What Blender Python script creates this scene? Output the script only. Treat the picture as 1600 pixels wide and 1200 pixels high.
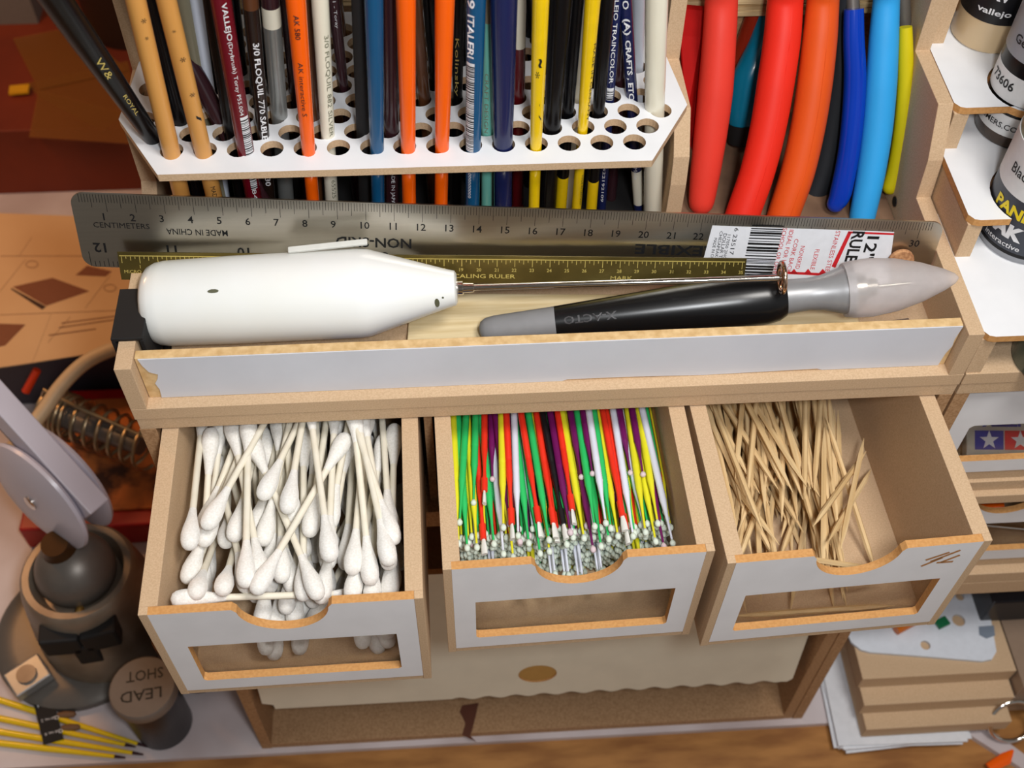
import bpy, math, random
import numpy as np
from mathutils import Vector, Matrix
C = bpy.context
S = 0.001                      # all building dimensions below are millimetres
for o in list(bpy.data.objects): bpy.data.objects.remove(o)
# ------------------------------------------------------------------ camera, world, lights, exposure
CAM = Vector((115.1, -245.7, 630.4)); YAW, PITCH, ROLL, F = .0792606, .924453, .0213435, 1809.9
cy, sy, cp, sp = math.cos(YAW), math.sin(YAW), math.cos(PITCH), math.sin(PITCH)
fwd = Vector((sy*cp, cy*cp, -sp)); rt0 = Vector((cy, -sy, 0)); up0 = rt0.cross(fwd)
rt = rt0*math.cos(ROLL)+up0*math.sin(ROLL); up = up0*math.cos(ROLL)-rt0*math.sin(ROLL)
cd = bpy.data.cameras.new('camera'); cam = bpy.data.objects.new('camera', cd); C.scene.collection.objects.link(cam)
M = Matrix((rt, up, -fwd)).transposed().to_4x4(); M.translation = CAM*S; cam.matrix_world = M
cd.sensor_width = 36; cd.lens = F*36/1600; cd.clip_start = .01; cd.clip_end = 20
cd.dof.use_dof = True; cd.dof.focus_distance = .415; cd.dof.aperture_fstop = 16
C.scene.camera = cam
sc = C.scene
sc.view_settings.view_transform = 'Standard'; sc.view_settings.look = 'None'; sc.view_settings.gamma = 1
sc.view_settings.use_curve_mapping = False; sc.view_settings.exposure = -.10
def lin(c):
    return tuple(((x/255)/12.92 if x/255 <= .04045 else ((x/255+.055)/1.055)**2.4) for x in c[:3])+(1,)
w = bpy.data.worlds.new('room'); sc.world = w; w.use_nodes = True
nt = w.node_tree; bg = nt.nodes['Background']
tc = nt.nodes.new('ShaderNodeTexCoord'); nz = nt.nodes.new('ShaderNodeTexNoise'); nz.inputs['Scale'].default_value = 1.6
cr = nt.nodes.new('ShaderNodeValToRGB'); e = cr.color_ramp.elements
e[0].position = .40; e[0].color = (.20, .165, .13, 1); e[1].position = .62; e[1].color = (.75, .74, .72, 1)
nt.links.new(tc.outputs['Generated'], nz.inputs['Vector']); nt.links.new(nz.outputs['Fac'], cr.inputs['Fac'])
nt.links.new(cr.outputs['Color'], bg.inputs['Color']); bg.inputs['Strength'].default_value = .40
def area(name, loc, target, size, power, col):
    l = bpy.data.lights.new(name, 'AREA'); l.shape = 'DISK'; l.size = size; l.energy = power; l.color = col
    o = bpy.data.objects.new(name, l); C.scene.collection.objects.link(o); o.location = Vector(loc)*S
    o.rotation_euler = (Vector(target)-Vector(loc)).to_track_quat('-Z', 'Y').to_euler(); return o
area('bench_lamp', (330, -200, 960), (150, 30, 290), .20, 3.5, (1, .965, .92))
area('camera_flash', (165, -262, 668), (150, 10, 300), .05, 1.25, (.96, .98, 1))
area('warm_desk_lamp', (-330, 300, 460), (-150, 320, 60), .10, .95, (1, .50, .20))

# ------------------------------------------------------------------ rays through pixels of the photograph, cut with real planes
def ray(u, v): return rt*((u-800)/F)+up*((600-v)/F)+fwd
def pz(u, v, z): d = ray(u, v); return CAM+d*((z-CAM.z)/d.z)
def py(u, v, y): d = ray(u, v); return CAM+d*((y-CAM.y)/d.y)
def pplane(u, v, o, n): d = ray(u, v); return CAM+d*((o-CAM).dot(n)/d.dot(n))
# ------------------------------------------------------------------ materials
def mat(name, col, rough=.5, metal=0, col2=None, scale=300, bump=0, spec=.5, stretch=None, trans=0, alpha=1, coat=0, ior=1.45, lo=.35, hi=.65, sheen=0, detail=4):
    m = bpy.data.materials.new(name); m.use_nodes = True; n = m.node_tree; b = n.nodes['Principled BSDF']
    b.inputs['Base Color'].default_value = lin(col); b.inputs['Roughness'].default_value = rough; b.inputs['Metallic'].default_value = metal
    b.inputs['Specular IOR Level'].default_value = spec; b.inputs['Transmission Weight'].default_value = trans; b.inputs['Alpha'].default_value = alpha
    b.inputs['Coat Weight'].default_value = coat; b.inputs['IOR'].default_value = ior; b.inputs['Sheen Weight'].default_value = sheen
    t = n.nodes.new('ShaderNodeTexCoord'); no = n.nodes.new('ShaderNodeTexNoise'); no.inputs['Scale'].default_value = scale; no.inputs['Detail'].default_value = detail
    v = t.outputs['Object']
    if stretch:
        mp = n.nodes.new('ShaderNodeMapping'); mp.inputs['Scale'].default_value = stretch; n.links.new(v, mp.inputs['Vector']); v = mp.outputs['Vector']
    n.links.new(v, no.inputs['Vector'])
    c2 = col2 or tuple(x*.975 for x in col)
    r = n.nodes.new('ShaderNodeValToRGB'); r.color_ramp.elements[0].position = lo; r.color_ramp.elements[1].position = hi
    r.color_ramp.elements[0].color = lin(c2); r.color_ramp.elements[1].color = lin(col)
    n.links.new(no.outputs['Fac'], r.inputs['Fac']); n.links.new(r.outputs['Color'], b.inputs['Base Color'])
    if bump:
        bp = n.nodes.new('ShaderNodeBump'); bp.inputs['Strength'].default_value = bump; bp.inputs['Distance'].default_value = .0003
        n.links.new(no.outputs['Fac'], bp.inputs['Height']); n.links.new(bp.outputs['Normal'], b.inputs['Normal'])
    return m
MDF = mat('mdf_face', (206, 177, 144), .75, col2=(192, 162, 129), scale=1800, bump=.1, spec=.2)
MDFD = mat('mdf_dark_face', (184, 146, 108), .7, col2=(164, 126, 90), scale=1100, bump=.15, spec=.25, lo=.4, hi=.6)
EDGE = mat('laser_cut_edge', (208, 156, 98), .75, col2=(194, 140, 84), scale=900, spec=.2)
WHITE = mat('white_laminate', (232, 233, 236), .42, scale=60, spec=.35)
CREAM = mat('cream_laminate', (240, 233, 212), .5, scale=60, spec=.3)
WHITEBOARD = mat('bench_white_board', (214, 204, 206), .45, col2=(190, 176, 176), scale=18)
DESK = mat('brown_desk', (176, 122, 64), .5, col2=(140, 90, 42), scale=30, stretch=(1, 4, 1))
PLY = mat('plywood_edge', (214, 188, 142), .7, col2=(170, 140, 96), scale=30, stretch=(1, 14, 30))
PINE = mat('pale_wood', (226, 208, 168), .65, col2=(205, 182, 136), scale=30, stretch=(1, 12, 12))
STEEL = mat('brushed_steel', (196, 190, 178), .3, 1, scale=40, stretch=(.3, 20, 20))
CHROME = mat('chrome', (225, 220, 214), .1, 1)
BRASSY = mat('etched_brass_ruler', (128, 112, 60), .33, .75, col2=(105, 92, 48), scale=60)
GOLD = mat('gold_print', (212, 190, 104), .4, .3)
CORK = mat('cork', (198, 148, 104), .9, col2=(150, 100, 66), scale=700)
INK = mat('black_print', (20, 20, 22), .5)
WINK = mat('white_print', (225, 225, 228), .5)
RINK = mat('red_print', (200, 30, 40), .5)
BINK = mat('blue_print', (34, 50, 150), .5)
GINK = mat('faded_print', (120, 120, 100), .5)
PAPER = mat('paper', (222, 224, 230), .6)
SHEET = mat('instruction_sheet', (216, 176, 130), .7, col2=(205, 163, 118), scale=12)
PENCIL = mat('sheet_print', (128, 84, 56), .7)
CARD = mat('cardboard', (122, 44, 16), .6, col2=(100, 34, 12), scale=14)
TAPE = mat('brown_tape', (150, 92, 40), .3, alpha=.4)
WPLAS = mat('ivory_plastic', (240, 242, 242), .28, scale=25, col2=(236, 237, 232), coat=.3)
BLACK = mat('black_plastic', (16, 16, 18), .28)
BLACKM = mat('black_matte', (22, 21, 22), .7)
GREYRUB = mat('grey_rubber', (132, 132, 134), .6)
GREYMET = mat('grey_metallic_plastic', (150, 150, 152), .38, .3)
CAPM = mat('frosted_cap', (244, 238, 238), .34, trans=.6, ior=1.1, alpha=.82)
CLEAR = mat('clear_pane', (250, 250, 250), .04, trans=1, ior=1.2)
COTTON = mat('cotton', (246, 244, 240), .95, col2=(232, 229, 222), scale=1400, bump=.5, spec=.1, sheen=.4)
PSTICK = mat('paper_stick', (240, 234, 218), .6, col2=(232, 224, 204), scale=90)
PICK = mat('toothpick_wood', (238, 210, 162), .65, col2=(212, 178, 126), scale=260, stretch=(1, .06, 1), bump=.2)
IRON = mat('cast_grey_metal', (150, 136, 120), .42, .35, col2=(128, 112, 96), scale=50)
IRON2 = mat('dark_grey_metal', (110, 104, 98), .4, .4)
ARMW = mat('pale_grey_enamel', (205, 200, 212), .3, scale=10)
RED = mat('red_paint', (170, 22, 18), .4)
SPONGE = mat('stained_tan_surface', (188, 104, 44), .8, col2=(70, 36, 18), scale=45, lo=.38, hi=.55)
BEIGE = mat('beige_cable', (206, 178, 140), .5)
SPRING = mat('spring_steel', (170, 150, 118), .3, .9)
YEL = mat('yellow_enamel', (238, 198, 12), .25, coat=.4)
def paint(name, col, rough=.25): return mat(name, col, rough, scale=50, coat=.22)
ORANGE = paint('orange_enamel', (250, 98, 8)); BLUEP = paint('petrol_blue_enamel', (16, 78, 120)); NAVY = paint('navy_enamel', (24, 32, 78))
BURG = paint('burgundy_enamel', (104, 8, 26)); BLK = mat('black_enamel', (14, 13, 15), .26, spec=.28); MAROON = paint('dark_maroon_enamel', (54, 28, 34))
CREAMP = paint('cream_enamel', (232, 226, 206)); BLUEW = paint('bluish_white_enamel', (206, 214, 228)); MINT = paint('mint_enamel', (112, 188, 172))
TANW = mat('bamboo_handle', (214, 156, 82), .4, col2=(196, 136, 66), scale=60, stretch=(1, 1, .1), coat=.3)
BROWNW = paint('brown_wood_handle', (88, 52, 30)); OLIVE = paint('olive_grey', (132, 126, 104)); LIME = paint('lime_yellow', (190, 192, 20))
GREYFER = mat('grey_ferrule', (150, 152, 150), .3, .6)
TEALB = paint('teal_grip', (14, 128, 162)); REDB = mat('deep_red', (160, 16, 14), .7, spec=.1)

# ------------------------------------------------------------------ mesh builder
_tc = {}
def text_geo(s, bold=0):
    k = (s, bold)
    if k not in _tc:
        cu = bpy.data.curves.new('t', 'FONT'); cu.body = s; cu.size = 1; cu.resolution_u = 2; cu.offset = bold
        ob = bpy.data.objects.new('t', cu); me = bpy.data.meshes.new_from_object(ob)
        vs = np.array([v.co[:2] for v in me.vertices]) if len(me.vertices) else np.zeros((1, 2))
        fs = [tuple(p.vertices) for p in me.polygons]
        lo = vs.min(0); hi = vs.max(0)
        _tc[k] = (vs-(lo+hi)/2, hi-lo, fs)
        bpy.data.objects.remove(ob); bpy.data.curves.remove(cu); bpy.data.meshes.remove(me)
    return _tc[k]
def V(*a): return Vector(a[0]) if len(a) == 1 else Vector(a)
class MB:
    def __init__(s): s.v = []; s.f = []; s.m = []
    def add(s, vs, fs, m=0):
        b = len(s.v); s.v += [tuple(x) for x in vs]; s.f += [tuple(i+b for i in f) for f in fs]; s.m += [m]*len(fs); return s
    def box(s, x0, x1, y0, y1, z0, z1, m=0):
        return s.obox(V((x0+x1)/2, (y0+y1)/2, (z0+z1)/2), V(1, 0, 0), V(0, 1, 0), V(0, 0, 1), x1-x0, y1-y0, z1-z0, m)
    def obox(s, c, ex, ey, ez, a, b, h, m=0):
        vs = [c+ex*(a/2*i)+ey*(b/2*j)+ez*(h/2*k) for k in (-1, 1) for j in (-1, 1) for i in (-1, 1)]
        return s.add(vs, [(0, 2, 3, 1), (4, 5, 7, 6), (0, 1, 5, 4), (2, 6, 7, 3), (0, 4, 6, 2), (1, 3, 7, 5)], m)
    def quadslab(s, q, n, t, m=0):           # four corners, extruded backwards along -n
        vs = [V(p) for p in q]+[V(p)-n*t for p in q]
        return s.add(vs, [(0, 1, 2, 3), (7, 6, 5, 4), (0, 4, 5, 1), (1, 5, 6, 2), (2, 6, 7, 3), (3, 7, 4, 0)], m)
    def prism(s, poly, axis, a, b, m=0):     # polygon in the two other axes
        def P(p, t): return {'x': (t, p[0], p[1]), 'y': (p[0], t, p[1]), 'z': (p[0], p[1], t)}[axis]
        n = len(poly); vs = [P(p, a) for p in poly]+[P(p, b) for p in poly]
        return s.add(vs, [tuple(range(n))[::-1], tuple(range(n, 2*n))]+[(i, (i+1) % n, n+(i+1) % n, n+i) for i in range(n)], m)
    def lathe(s, prof, o, ax, seg=16, m=0, ms=None, sx=1, ref=None):   # profile of (distance along axis, radius)
        o = V(o); ax = V(ax).normalized(); r = V(ref) if ref else (V(0, 0, 1) if abs(ax.z) < .9 else V(0, 1, 0))
        e1 = (r-ax*r.dot(ax)).normalized(); e2 = ax.cross(e1); vs = []; fs = []; mm = []
        for (t, R) in prof:
            for i in range(seg):
                a = 2*math.pi*i/seg; vs.append(o+ax*t+e1*(R*math.cos(a))+e2*(R*sx*math.sin(a)))
        for k in range(len(prof)-1):
            for i in range(seg):
                j = (i+1) % seg; fs.append((k*seg+i, k*seg+j, (k+1)*seg+j, (k+1)*seg+i)); mm.append(ms[k] if ms else m)
        fs.append(tuple(range(seg))[::-1]); mm.append(ms[0] if ms else m)
        fs.append(tuple(range((len(prof)-1)*seg, len(prof)*seg))); mm.append(ms[-1] if ms else m)
        b = len(s.v); s.v += [tuple(x) for x in vs]; s.f += [tuple(i+b for i in f) for f in fs]; s.m += mm; return s
    def tube(s, pts, rad, seg=12, m=0, flat=1, ref=None):               # swept tube through points; radius number or list
        pts = [V(p) for p in pts]; n = len(pts); rad = rad if isinstance(rad, (list, tuple)) else [rad]*n
        vs = []; e1 = None
        for i, p in enumerate(pts):
            t = (pts[min(i+1, n-1)]-pts[max(i-1, 0)]).normalized()
            if e1 is None:
                r = V(ref) if ref else (V(0, 0, 1) if abs(t.z) < .9 else V(0, 1, 0)); e1 = r
            e1 = (e1-t*e1.dot(t)).normalized(); e2 = t.cross(e1)
            for k in range(seg):
                a = 2*math.pi*k/seg; vs.append(p+e1*(rad[i]*flat*math.cos(a))+e2*(rad[i]*math.sin(a)))
        fs = [(k*seg+i, k*seg+(i+1) % seg, (k+1)*seg+(i+1) % seg, (k+1)*seg+i) for k in range(n-1) for i in range(seg)]
        fs += [tuple(range(seg))[::-1], tuple(range((n-1)*seg, n*seg))]
        return s.add(vs, fs, m)
    def text(s, t, o, ex, ey, h, wd=None, bold=0, m=0, f=None, thick=None):
        vs, sz, fs = text_geo(t, bold); ky = h/max(sz[1], 1e-6); kx = wd/sz[0] if wd else ky
        o = V(o)
        if f: P = [f(x*kx, y*ky) for x, y in vs]
        else: P = [o+ex*(x*kx)+ey*(y*ky) for x, y in vs]
        return s.add(P, fs, m)
    def build(s, name, mats, parent=None, bevel=0, smooth=None, origin=None):
        me = bpy.data.meshes.new(name); off = V(0, 0, 0)
        if parent is not None: off = parent.get('_o', None); off = V(off) if off is not None else V(0, 0, 0)
        elif origin is not None: off = V(origin)
        me.from_pydata([tuple((V(v)-off)*S) for v in s.v], [], s.f)
        mats = mats if isinstance(mats, (list, tuple)) else [mats]
        for q in mats: me.materials.append(q)
        me.polygons.foreach_set('material_index', s.m)
        me.update()
        if smooth is not None:
            me.polygons.foreach_set('use_smooth', [True]*len(me.polygons)); me.set_sharp_from_angle(angle=math.radians(smooth))
        o = bpy.data.objects.new(name, me); C.scene.collection.objects.link(o)
        if parent is not None: o.parent = parent; o['_o'] = tuple(off)
        else: o.location = off*S; o['_o'] = tuple(off)
        if bevel:
            b = o.modifiers.new('bevel', 'BEVEL'); b.width = bevel*S; b.segments = 2; b.limit_method = 'ANGLE'; b.angle_limit = math.radians(50)
        return o
def tag(o, label=None, cat=None, group=None, kind=None):
    if label: o['label'] = label
    if cat: o['category'] = cat
    if group: o['group'] = group
    if kind: o['kind'] = kind
    return o
def empty(name, loc, label, cat, group=None, rotz=0, kind=None):
    o = bpy.data.objects.new(name, None); C.scene.collection.objects.link(o); o.location = V(loc)*S; o.rotation_euler.z = rotz
    o.empty_display_size = .01; o['_o'] = tuple(loc); return tag(o, label, cat, group, kind)
def local_empty(name, loc, label, cat, group=None, rotz=0):     # children of this one are built in its own coordinates
    o = empty(name, loc, label, cat, group, rotz); o['_o'] = (0., 0., 0.); return o
def dup(root):
    r = root.copy(); C.scene.collection.objects.link(r)
    for ch in root.children:
        c = ch.copy(); C.scene.collection.objects.link(c); c.parent = r
    return r
def circ(cx, cy_, r, n=24, a0=0, a1=2*math.pi):
    return [(cx+r*math.cos(a0+(a1-a0)*i/n), cy_+r*math.sin(a0+(a1-a0)*i/n)) for i in range(n)]
def plate(name, outer, holes, t, o, ex, ey, mats, parent=None, origin=None):
    """flat board with holes; outer/holes in mm on axes ex, ey from o; face at +n gets mats[0], the rest mats[1]"""
    cu = bpy.data.curves.new('p', 'CURVE'); cu.dimensions = '2D'; cu.fill_mode = 'BOTH'; cu.extrude = t/2
    for poly in [outer]+holes:
        sp_ = cu.splines.new('POLY'); sp_.points.add(len(poly)-1); sp_.use_cyclic_u = True
        for i, p in enumerate(poly): sp_.points[i].co = (p[0], p[1], 0, 1)
    ob = bpy.data.objects.new('p', cu); me = bpy.data.meshes.new_from_object(ob)
    ex = V(ex).normalized(); ey = V(ey).normalized(); n = ex.cross(ey); o = V(o); mb = MB()
    top = [p.normal.z > .5 for p in me.polygons]
    # make sure face winding agrees with side
    vs = [v.co.copy() for v in me.vertices]
    fs = [tuple(p.vertices) for p in me.polygons]; zc = [sum(vs[i].z for i in f)/len(f) for f in fs]
    P = [o+ex*v.x+ey*v.y+n*(v.z-t/2) for v in vs]
    mb.v = [tuple(p) for p in P]; mb.f = fs; mb.m = [0 if z > t/2*.9 else 1 for z in zc]
    bpy.data.objects.remove(ob); bpy.data.curves.remove(cu); bpy.data.meshes.remove(me)
    return mb.build(name, mats, parent, origin=origin)
rnd = random.Random(7)
X, Y, Z = V(1, 0, 0), V(0, 1, 0), V(0, 0, 1)
DECK = 285.3; TOP = 298.0

# ------------------------------------------------------------------ the setting: desk and white bench board
tag(MB().box(-700, 900, -400, 1100, -25, -4).build('floor', DESK), kind='structure')
mb = MB(); mb.prism([(-420, -17), (320, -18.5), (376, -19), (384, -22), (432, -64), (437, -60), (392, -14), (388, 620), (-420, 620)], 'z', -3.8, 0)
tag(mb.build('bench_board', WHITEBOARD, origin=(0, 0, -3.8)), 'white laminate board lying on the brown desk under the storage units', 'board')
mb = MB(); mb.box(-700, 900, 1080, 1100, -4, 700); tag(mb.build('wall_back', mat('dim_brown_wall', (70, 42, 22), .8)), kind='structure')

# ------------------------------------------------------------------ main storage unit (carcass, tray, lower bay)
unit = empty('storage_unit', (150, 60, 0), 'fibreboard drawer unit in the middle with tool tray on top and three open drawers', 'drawer unit')
def part(name, mb, mats, parent=unit, bevel=.25, **k): return mb.build(name, mats, parent, bevel=bevel, **k)
mb = MB(); mb.box(.2, 299.8, 0, 150, DECK+6.5, TOP); part('deck', mb, MDF)
mb = MB(); mb.box(.6, 299.6, .4, 150, DECK, DECK+6.1); part('drawer_bay_top', mb, MDF)
for x0, x1 in ((.2, 6), (102.2, 105.4), (199.2, 200.5), (294.6, 299.6)):
    mb = MB(); mb.box(x0, x1, .4 if x0 < 1 or x0 > 290 else 6, 150, 217.9, DECK); part('bay_divider', mb, MDFD)
mb = MB(); mb.box(0.2, 299.8, .4, 150, 206, 217.9); part('drawer_bay_shelf', mb, MDFD)
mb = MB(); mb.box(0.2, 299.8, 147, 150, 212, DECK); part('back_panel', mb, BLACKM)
# lower bay
for x0 in (.2, 295.2): mb = MB(); mb.box(x0, x0+5.6, -15, 150, 0, 205.8); part('lower_side_panel', mb, MDFD)
mb = MB(); mb.box(289.4, 295, -14.6, 150, 0, 205.8); part('lower_side_panel', mb, MDFD)
mb = MB(); mb.box(5.8, 289.4, -14.8, 150, 0.1, 5.8); part('lower_bay_floor', mb, MDFD)
mb = MB(); mb.box(5.8, 289.4, 147, 150, 5.8, 205.8); part('lower_back_panel', mb, MDFD)
# glue mark
mb = MB(); q = [pz(u, v, 5.95) for u, v in ((722, 1102), (748, 1098), (742, 1125), (735, 1150), (745, 1160), (722, 1148), (727, 1130), (718, 1112))]
mb.add(q, [tuple(range(8))]); mb.build('stain', mat('dark_stain', (96, 52, 34), .5), unit)
# tray side panels with stepped back
mb = MB(); mb.prism([(0, TOP), (150, TOP), (150, 420), (115, 420), (113, 356.5), (84, 356.5), (84, 328), (76, 321), (0, 321)], 'x', .2, 6); part('tray_side_panel', mb, MDF)
mb = MB(); mb.prism([(0, TOP), (150, TOP), (150, 425), (112, 425), (109, 358), (78, 358), (70, 338), (68, 321), (0, 321)], 'x', 293.8, 299.6); part('tray_side_panel', mb, MDF)
mb = MB(); mb.prism([(70, TOP), (150, TOP), (150, 420), (113, 420), (110, 356.5), (82, 356.5), (72, 342), (70, 330)], 'x', 198, 204); part('rack_side_panel', mb, MDF)
mb = MB(); mb.box(6.2, 293.6, 5, 8.6, TOP, 320.3); part('tray_rail', mb, mat('rail_wood', (222, 190, 140), .7, col2=(200, 164, 112), scale=300))
# white facing of the rail, torn at its left end
A = 4.6; pts = [(7.4, 320), (8.2, 316.5), (9.6, 313), (12.3, 311.5), (11.6, 309), (10.2, 306.5), (11, 303), (10.6, TOP+.3), (60, TOP+.2), (153, TOP+.1), (155, TOP+1), (176, TOP+1), (205, TOP+.2), (246, TOP+1.1), (248, TOP+.3), (291.2, TOP+.2), (291.8, 305), (293, 309), (292.6, 313), (293.4, 320)]
mb = MB(); mb.prism(pts, 'y', A, 4.99); mb.build('rail_facing', mat('rail_white', (214, 217, 226), .5, scale=40), unit)
mb = MB(); mb.box(204.2, 293.6, 144, 147, TOP, 420); part('tool_bay_back', mb, MDFD)
mb = MB(); mb.box(6.2, 293.6, 147.2, 150, TOP, 420); part('rack_back', mb, MDFD)
mb = MB(); mb.box(204.3, 293.6, 66, 143.9, TOP+.05, TOP+2.5); part('tool_bay_floor', mb, mat('bay_floor_shade', (128, 98, 76), .7, col2=(104, 78, 60), scale=60))  # added floor sheet; its dark brown paints in the shade of the bay
# screw hole in the right side wall
p = V(293.6, 82, 305.5); mb = MB(); mb.lathe([(0, 2.1), (.25, 2.1)], p, -X, 20); mb.build('screw_hole', BLACKM, unit)
mb = MB(); mb.lathe([(0, 2.5), (.12, 2.5)], p, -X, 20); mb.build('screw_hole_rim', CHROME, unit)
# the wooden rail that carries the pliers and closes the rack behind
mb = MB()
for k in range(7): mb.box(6.2, 197.8, 141, 146.8, 362+k*2, 363.7+k*2)
mb.box(6.2, 197.8, 142, 146.8, 361, 380); part('plywood_rail', mb, PLY, bevel=0)
mb = MB(); zr = py(1200, 24, 136).z; mb.box(204.2, 293.6, 136, 143.8, zr, zr+20)
for k in range(7): mb.box(204.2, 293.6, 135.2, 136, zr+.4+k*2.8, zr+2.2+k*2.8)
part('plywood_rail', mb, PLY, bevel=0)

# cream apron plate in the lower bay, with oval hole and scalloped lower edge
a = math.radians(8); ey = V(0, math.sin(a), math.cos(a)); o = V(0, -13.5, 52)
out = [(9, 6), (14.5, 4), (15, 0)]+[(16+i, .1) for i in range(0, 88, 8)]
x = 106
while x < 279: out.append((x, 1.1*math.sin((x-106)/14.5*2*math.pi)+.3)); x += 1.2
out += [(282, -.6), (284.5, 2), (286.5, 110), (9, 110)]
oc = pplane(840, 1053, o, V(0, -math.cos(a), math.sin(a))); oo = (oc-o); ox, oz = oo.x, oo.dot(ey)
hole = [(ox+9.8*math.cos(t*math.pi/16), oz+8.0*math.sin(t*math.pi/16)) for t in range(32)]
plate('apron_plate', out, [hole], 3, o, X, ey, [CREAM, EDGE], unit)
mb = MB(); mb.prism([(ox+9.7*math.cos(t*math.pi/16), oz+7.9*math.sin(t*math.pi/16)) for t in range(32)], 'z', 0, 1.6)
mb.v = [tuple(o+X*p[0]+ey*p[1]+V(0, -math.cos(a), math.sin(a))*(p[2]-2.6)) for p in mb.v]; mb.build('oval_insert', mat('tan_disc', (196, 152, 84), .6), unit)

# ------------------------------------------------------------------ drawers
W, H, DZ = 92.4, 66, 218.3
drawers = []
def make_drawer(x, pr, yaw, label, swoosh=False, depth=122):
    r = local_empty('drawer', (x, -pr, DZ), label, 'drawer', 'open drawers of the middle unit', yaw)
    def side(x0, x1, nx0, nx1):
        mb = MB(); mb.box(x0, x1, 3, depth, 0, H)
        mb.box(nx0, nx1, 0, 3, 0, H); return mb.build('side_panel', MDF, r, bevel=.2)
    side(0, 6, 0, 3); side(W-6, W, W-3, W)
    mb = MB(); mb.box(3, W-3, 0.2, 3, 0, 3.2); mb.box(6, W-6, 3, depth, 0, 5.5); mb.build('bottom_panel', MDF, r, bevel=.15)
    mb = MB(); mb.box(6, W-6, depth-5.5, depth, 5.5, H-4); mb.build('back_panel', MDFD, r)
    c = 46.2; out = [(3, 3.2), (W-3, 3.2), (W-3, H-.3), (c+16.3, H-.3)]
    out += [(c+15.2+(1.1)*math.sin(t), H-1.5+1.2*math.cos(t)) for t in (.8, 1.2)][::1][:0]
    for i in range(0, 25):
        t = math.radians(4+172*i/24); out.append((c+15*math.cos(t), H-1.4-15.2*math.sin(t)))
    out += [(c-16.3, H-.3), (3, H-.3)]
    x0, x1, z0, z1 = 10.7, 82, 11.2, 40.2
    win = [(x0+1, z0), (x1-1, z0), (x1, z0+1), (x1, z1), (x0, z1), (x0, z0+1)]
    plate('front_panel', out, [win], 3, V(0, 0, 0), X, Z, [WHITE, EDGE], r)
    mb = MB(); mb.box(x0-2, x1+2, 3.15, 3.7, z0-2, z1+2); mb.build('window_pane', CLEAR, r)
    if swoosh:
        mb = MB()
        for a_, b_ in (((74.0, 54.2), (82.6, 60.9)), ((71.8, 55.6), (79.0, 60.0)), ((71.5, 51.2), (77.6, 56.4)), ((78.2, 53.0), (83.6, 57.2)), ((76.6, 52.9), (82.6, 52.7))):
            p0, p1 = V(a_[0], -.06, a_[1]), V(b_[0], -.06, b_[1]); d = (p1-p0).normalized(); q = V(-d.z, 0, d.x)*.62
            mb.add([p0-q, p1-q, p1+q, p0+q], [(0, 1, 2, 3)])
        mb.build('engraved_mark', mat('engraving', (176, 126, 80), .7), r)
    drawers.append(r); return r
dA = make_drawer(8.8, 72.7, .011, 'left open drawer with white front, filled with white cotton swabs')
dB = make_drawer(107.8, 61.7, .023, 'middle open drawer with white front, filled with coloured micro applicators')
dC = make_drawer(203.5, 64.6, .041, 'right open drawer with white front marked by an engraved sign, holding toothpicks', True)
DRW = [(8.8, -72.7, .011), (107.8, -61.7, .023), (203.5, -64.6, .041)]
def to_local(i, P):
    x, y, t = DRW[i]; d = V(P.x-x, P.y-y, P.z-DZ); return V(d.x*math.cos(t)+d.y*math.sin(t), -d.x*math.sin(t)+d.y*math.cos(t), d.z)
def to_world(i, p):
    x, y, t = DRW[i]; return V(x+p.x*math.cos(t)-p.y*math.sin(t), y+p.x*math.sin(t)+p.y*math.cos(t), DZ+p.z)

# ------------------------------------------------------------------ stick piles: each stick comes to rest on the ones below
class Pile:
    def __init__(s, floor, rfun, L, N=26): s.floor = floor; s.rf = rfun; s.L = L; s.N = N; s.P = np.zeros((0, 3)); s.R = np.zeros(0)
    def rest(s, a, b, commit=True, gap=.05, soft=1.0):
        t = np.linspace(0, 1, s.N); L2 = math.dist(a, b)
        x = a[0]+(b[0]-a[0])*t; y = a[1]+(b[1]-a[1])*t; r = np.array([s.rf(q) for q in t])
        z = s.floor+r
        if len(s.P):
            d = np.hypot(s.P[:, 0][None]-x[:, None], s.P[:, 1][None]-y[:, None]); rr = (s.R[None]+r[:, None])*soft+gap
            k = np.where(d < rr, s.P[:, 2][None]+np.sqrt(np.maximum(rr**2-d**2, 0)), -1e9).max(1); z = np.maximum(z, k)
        # upper hull edge over the middle
        hull = []
        for i in range(s.N):
            while len(hull) > 1 and (z[hull[-1]]-z[hull[-2]])*(t[i]-t[hull[-2]]) <= (z[i]-z[hull[-2]])*(t[hull[-1]]-t[hull[-2]]): hull.pop()
            hull.append(i)
        for j in range(len(hull)-1):
            if t[hull[j+1]] >= .5: break
        i0, i1 = hull[j], hull[j+1]; m = (z[i1]-z[i0])/(t[i1]-t[i0]); z0 = z[i0]-m*t[i0]; z1 = z0+m
        if commit:
            zz = z0+m*t; s.P = np.vstack([s.P, np.stack([x, y, zz], 1)]); s.R = np.concatenate([s.R, r])
        return z0, z1
def orient(o, i, a, b, roll=0):      # local +Y of the stick runs from a to b (drawer coordinates)
    A_, B_ = to_world(i, V(a)), to_world(i, V(b)); d = (B_-A_).normalized()
    q = d.to_track_quat('Y', 'Z'); o.rotation_mode = 'QUATERNION'; o.location = A_*S
    from mathutils import Quaternion
    o.rotation_quaternion = q @ Quaternion((0, 1, 0), roll)

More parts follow.
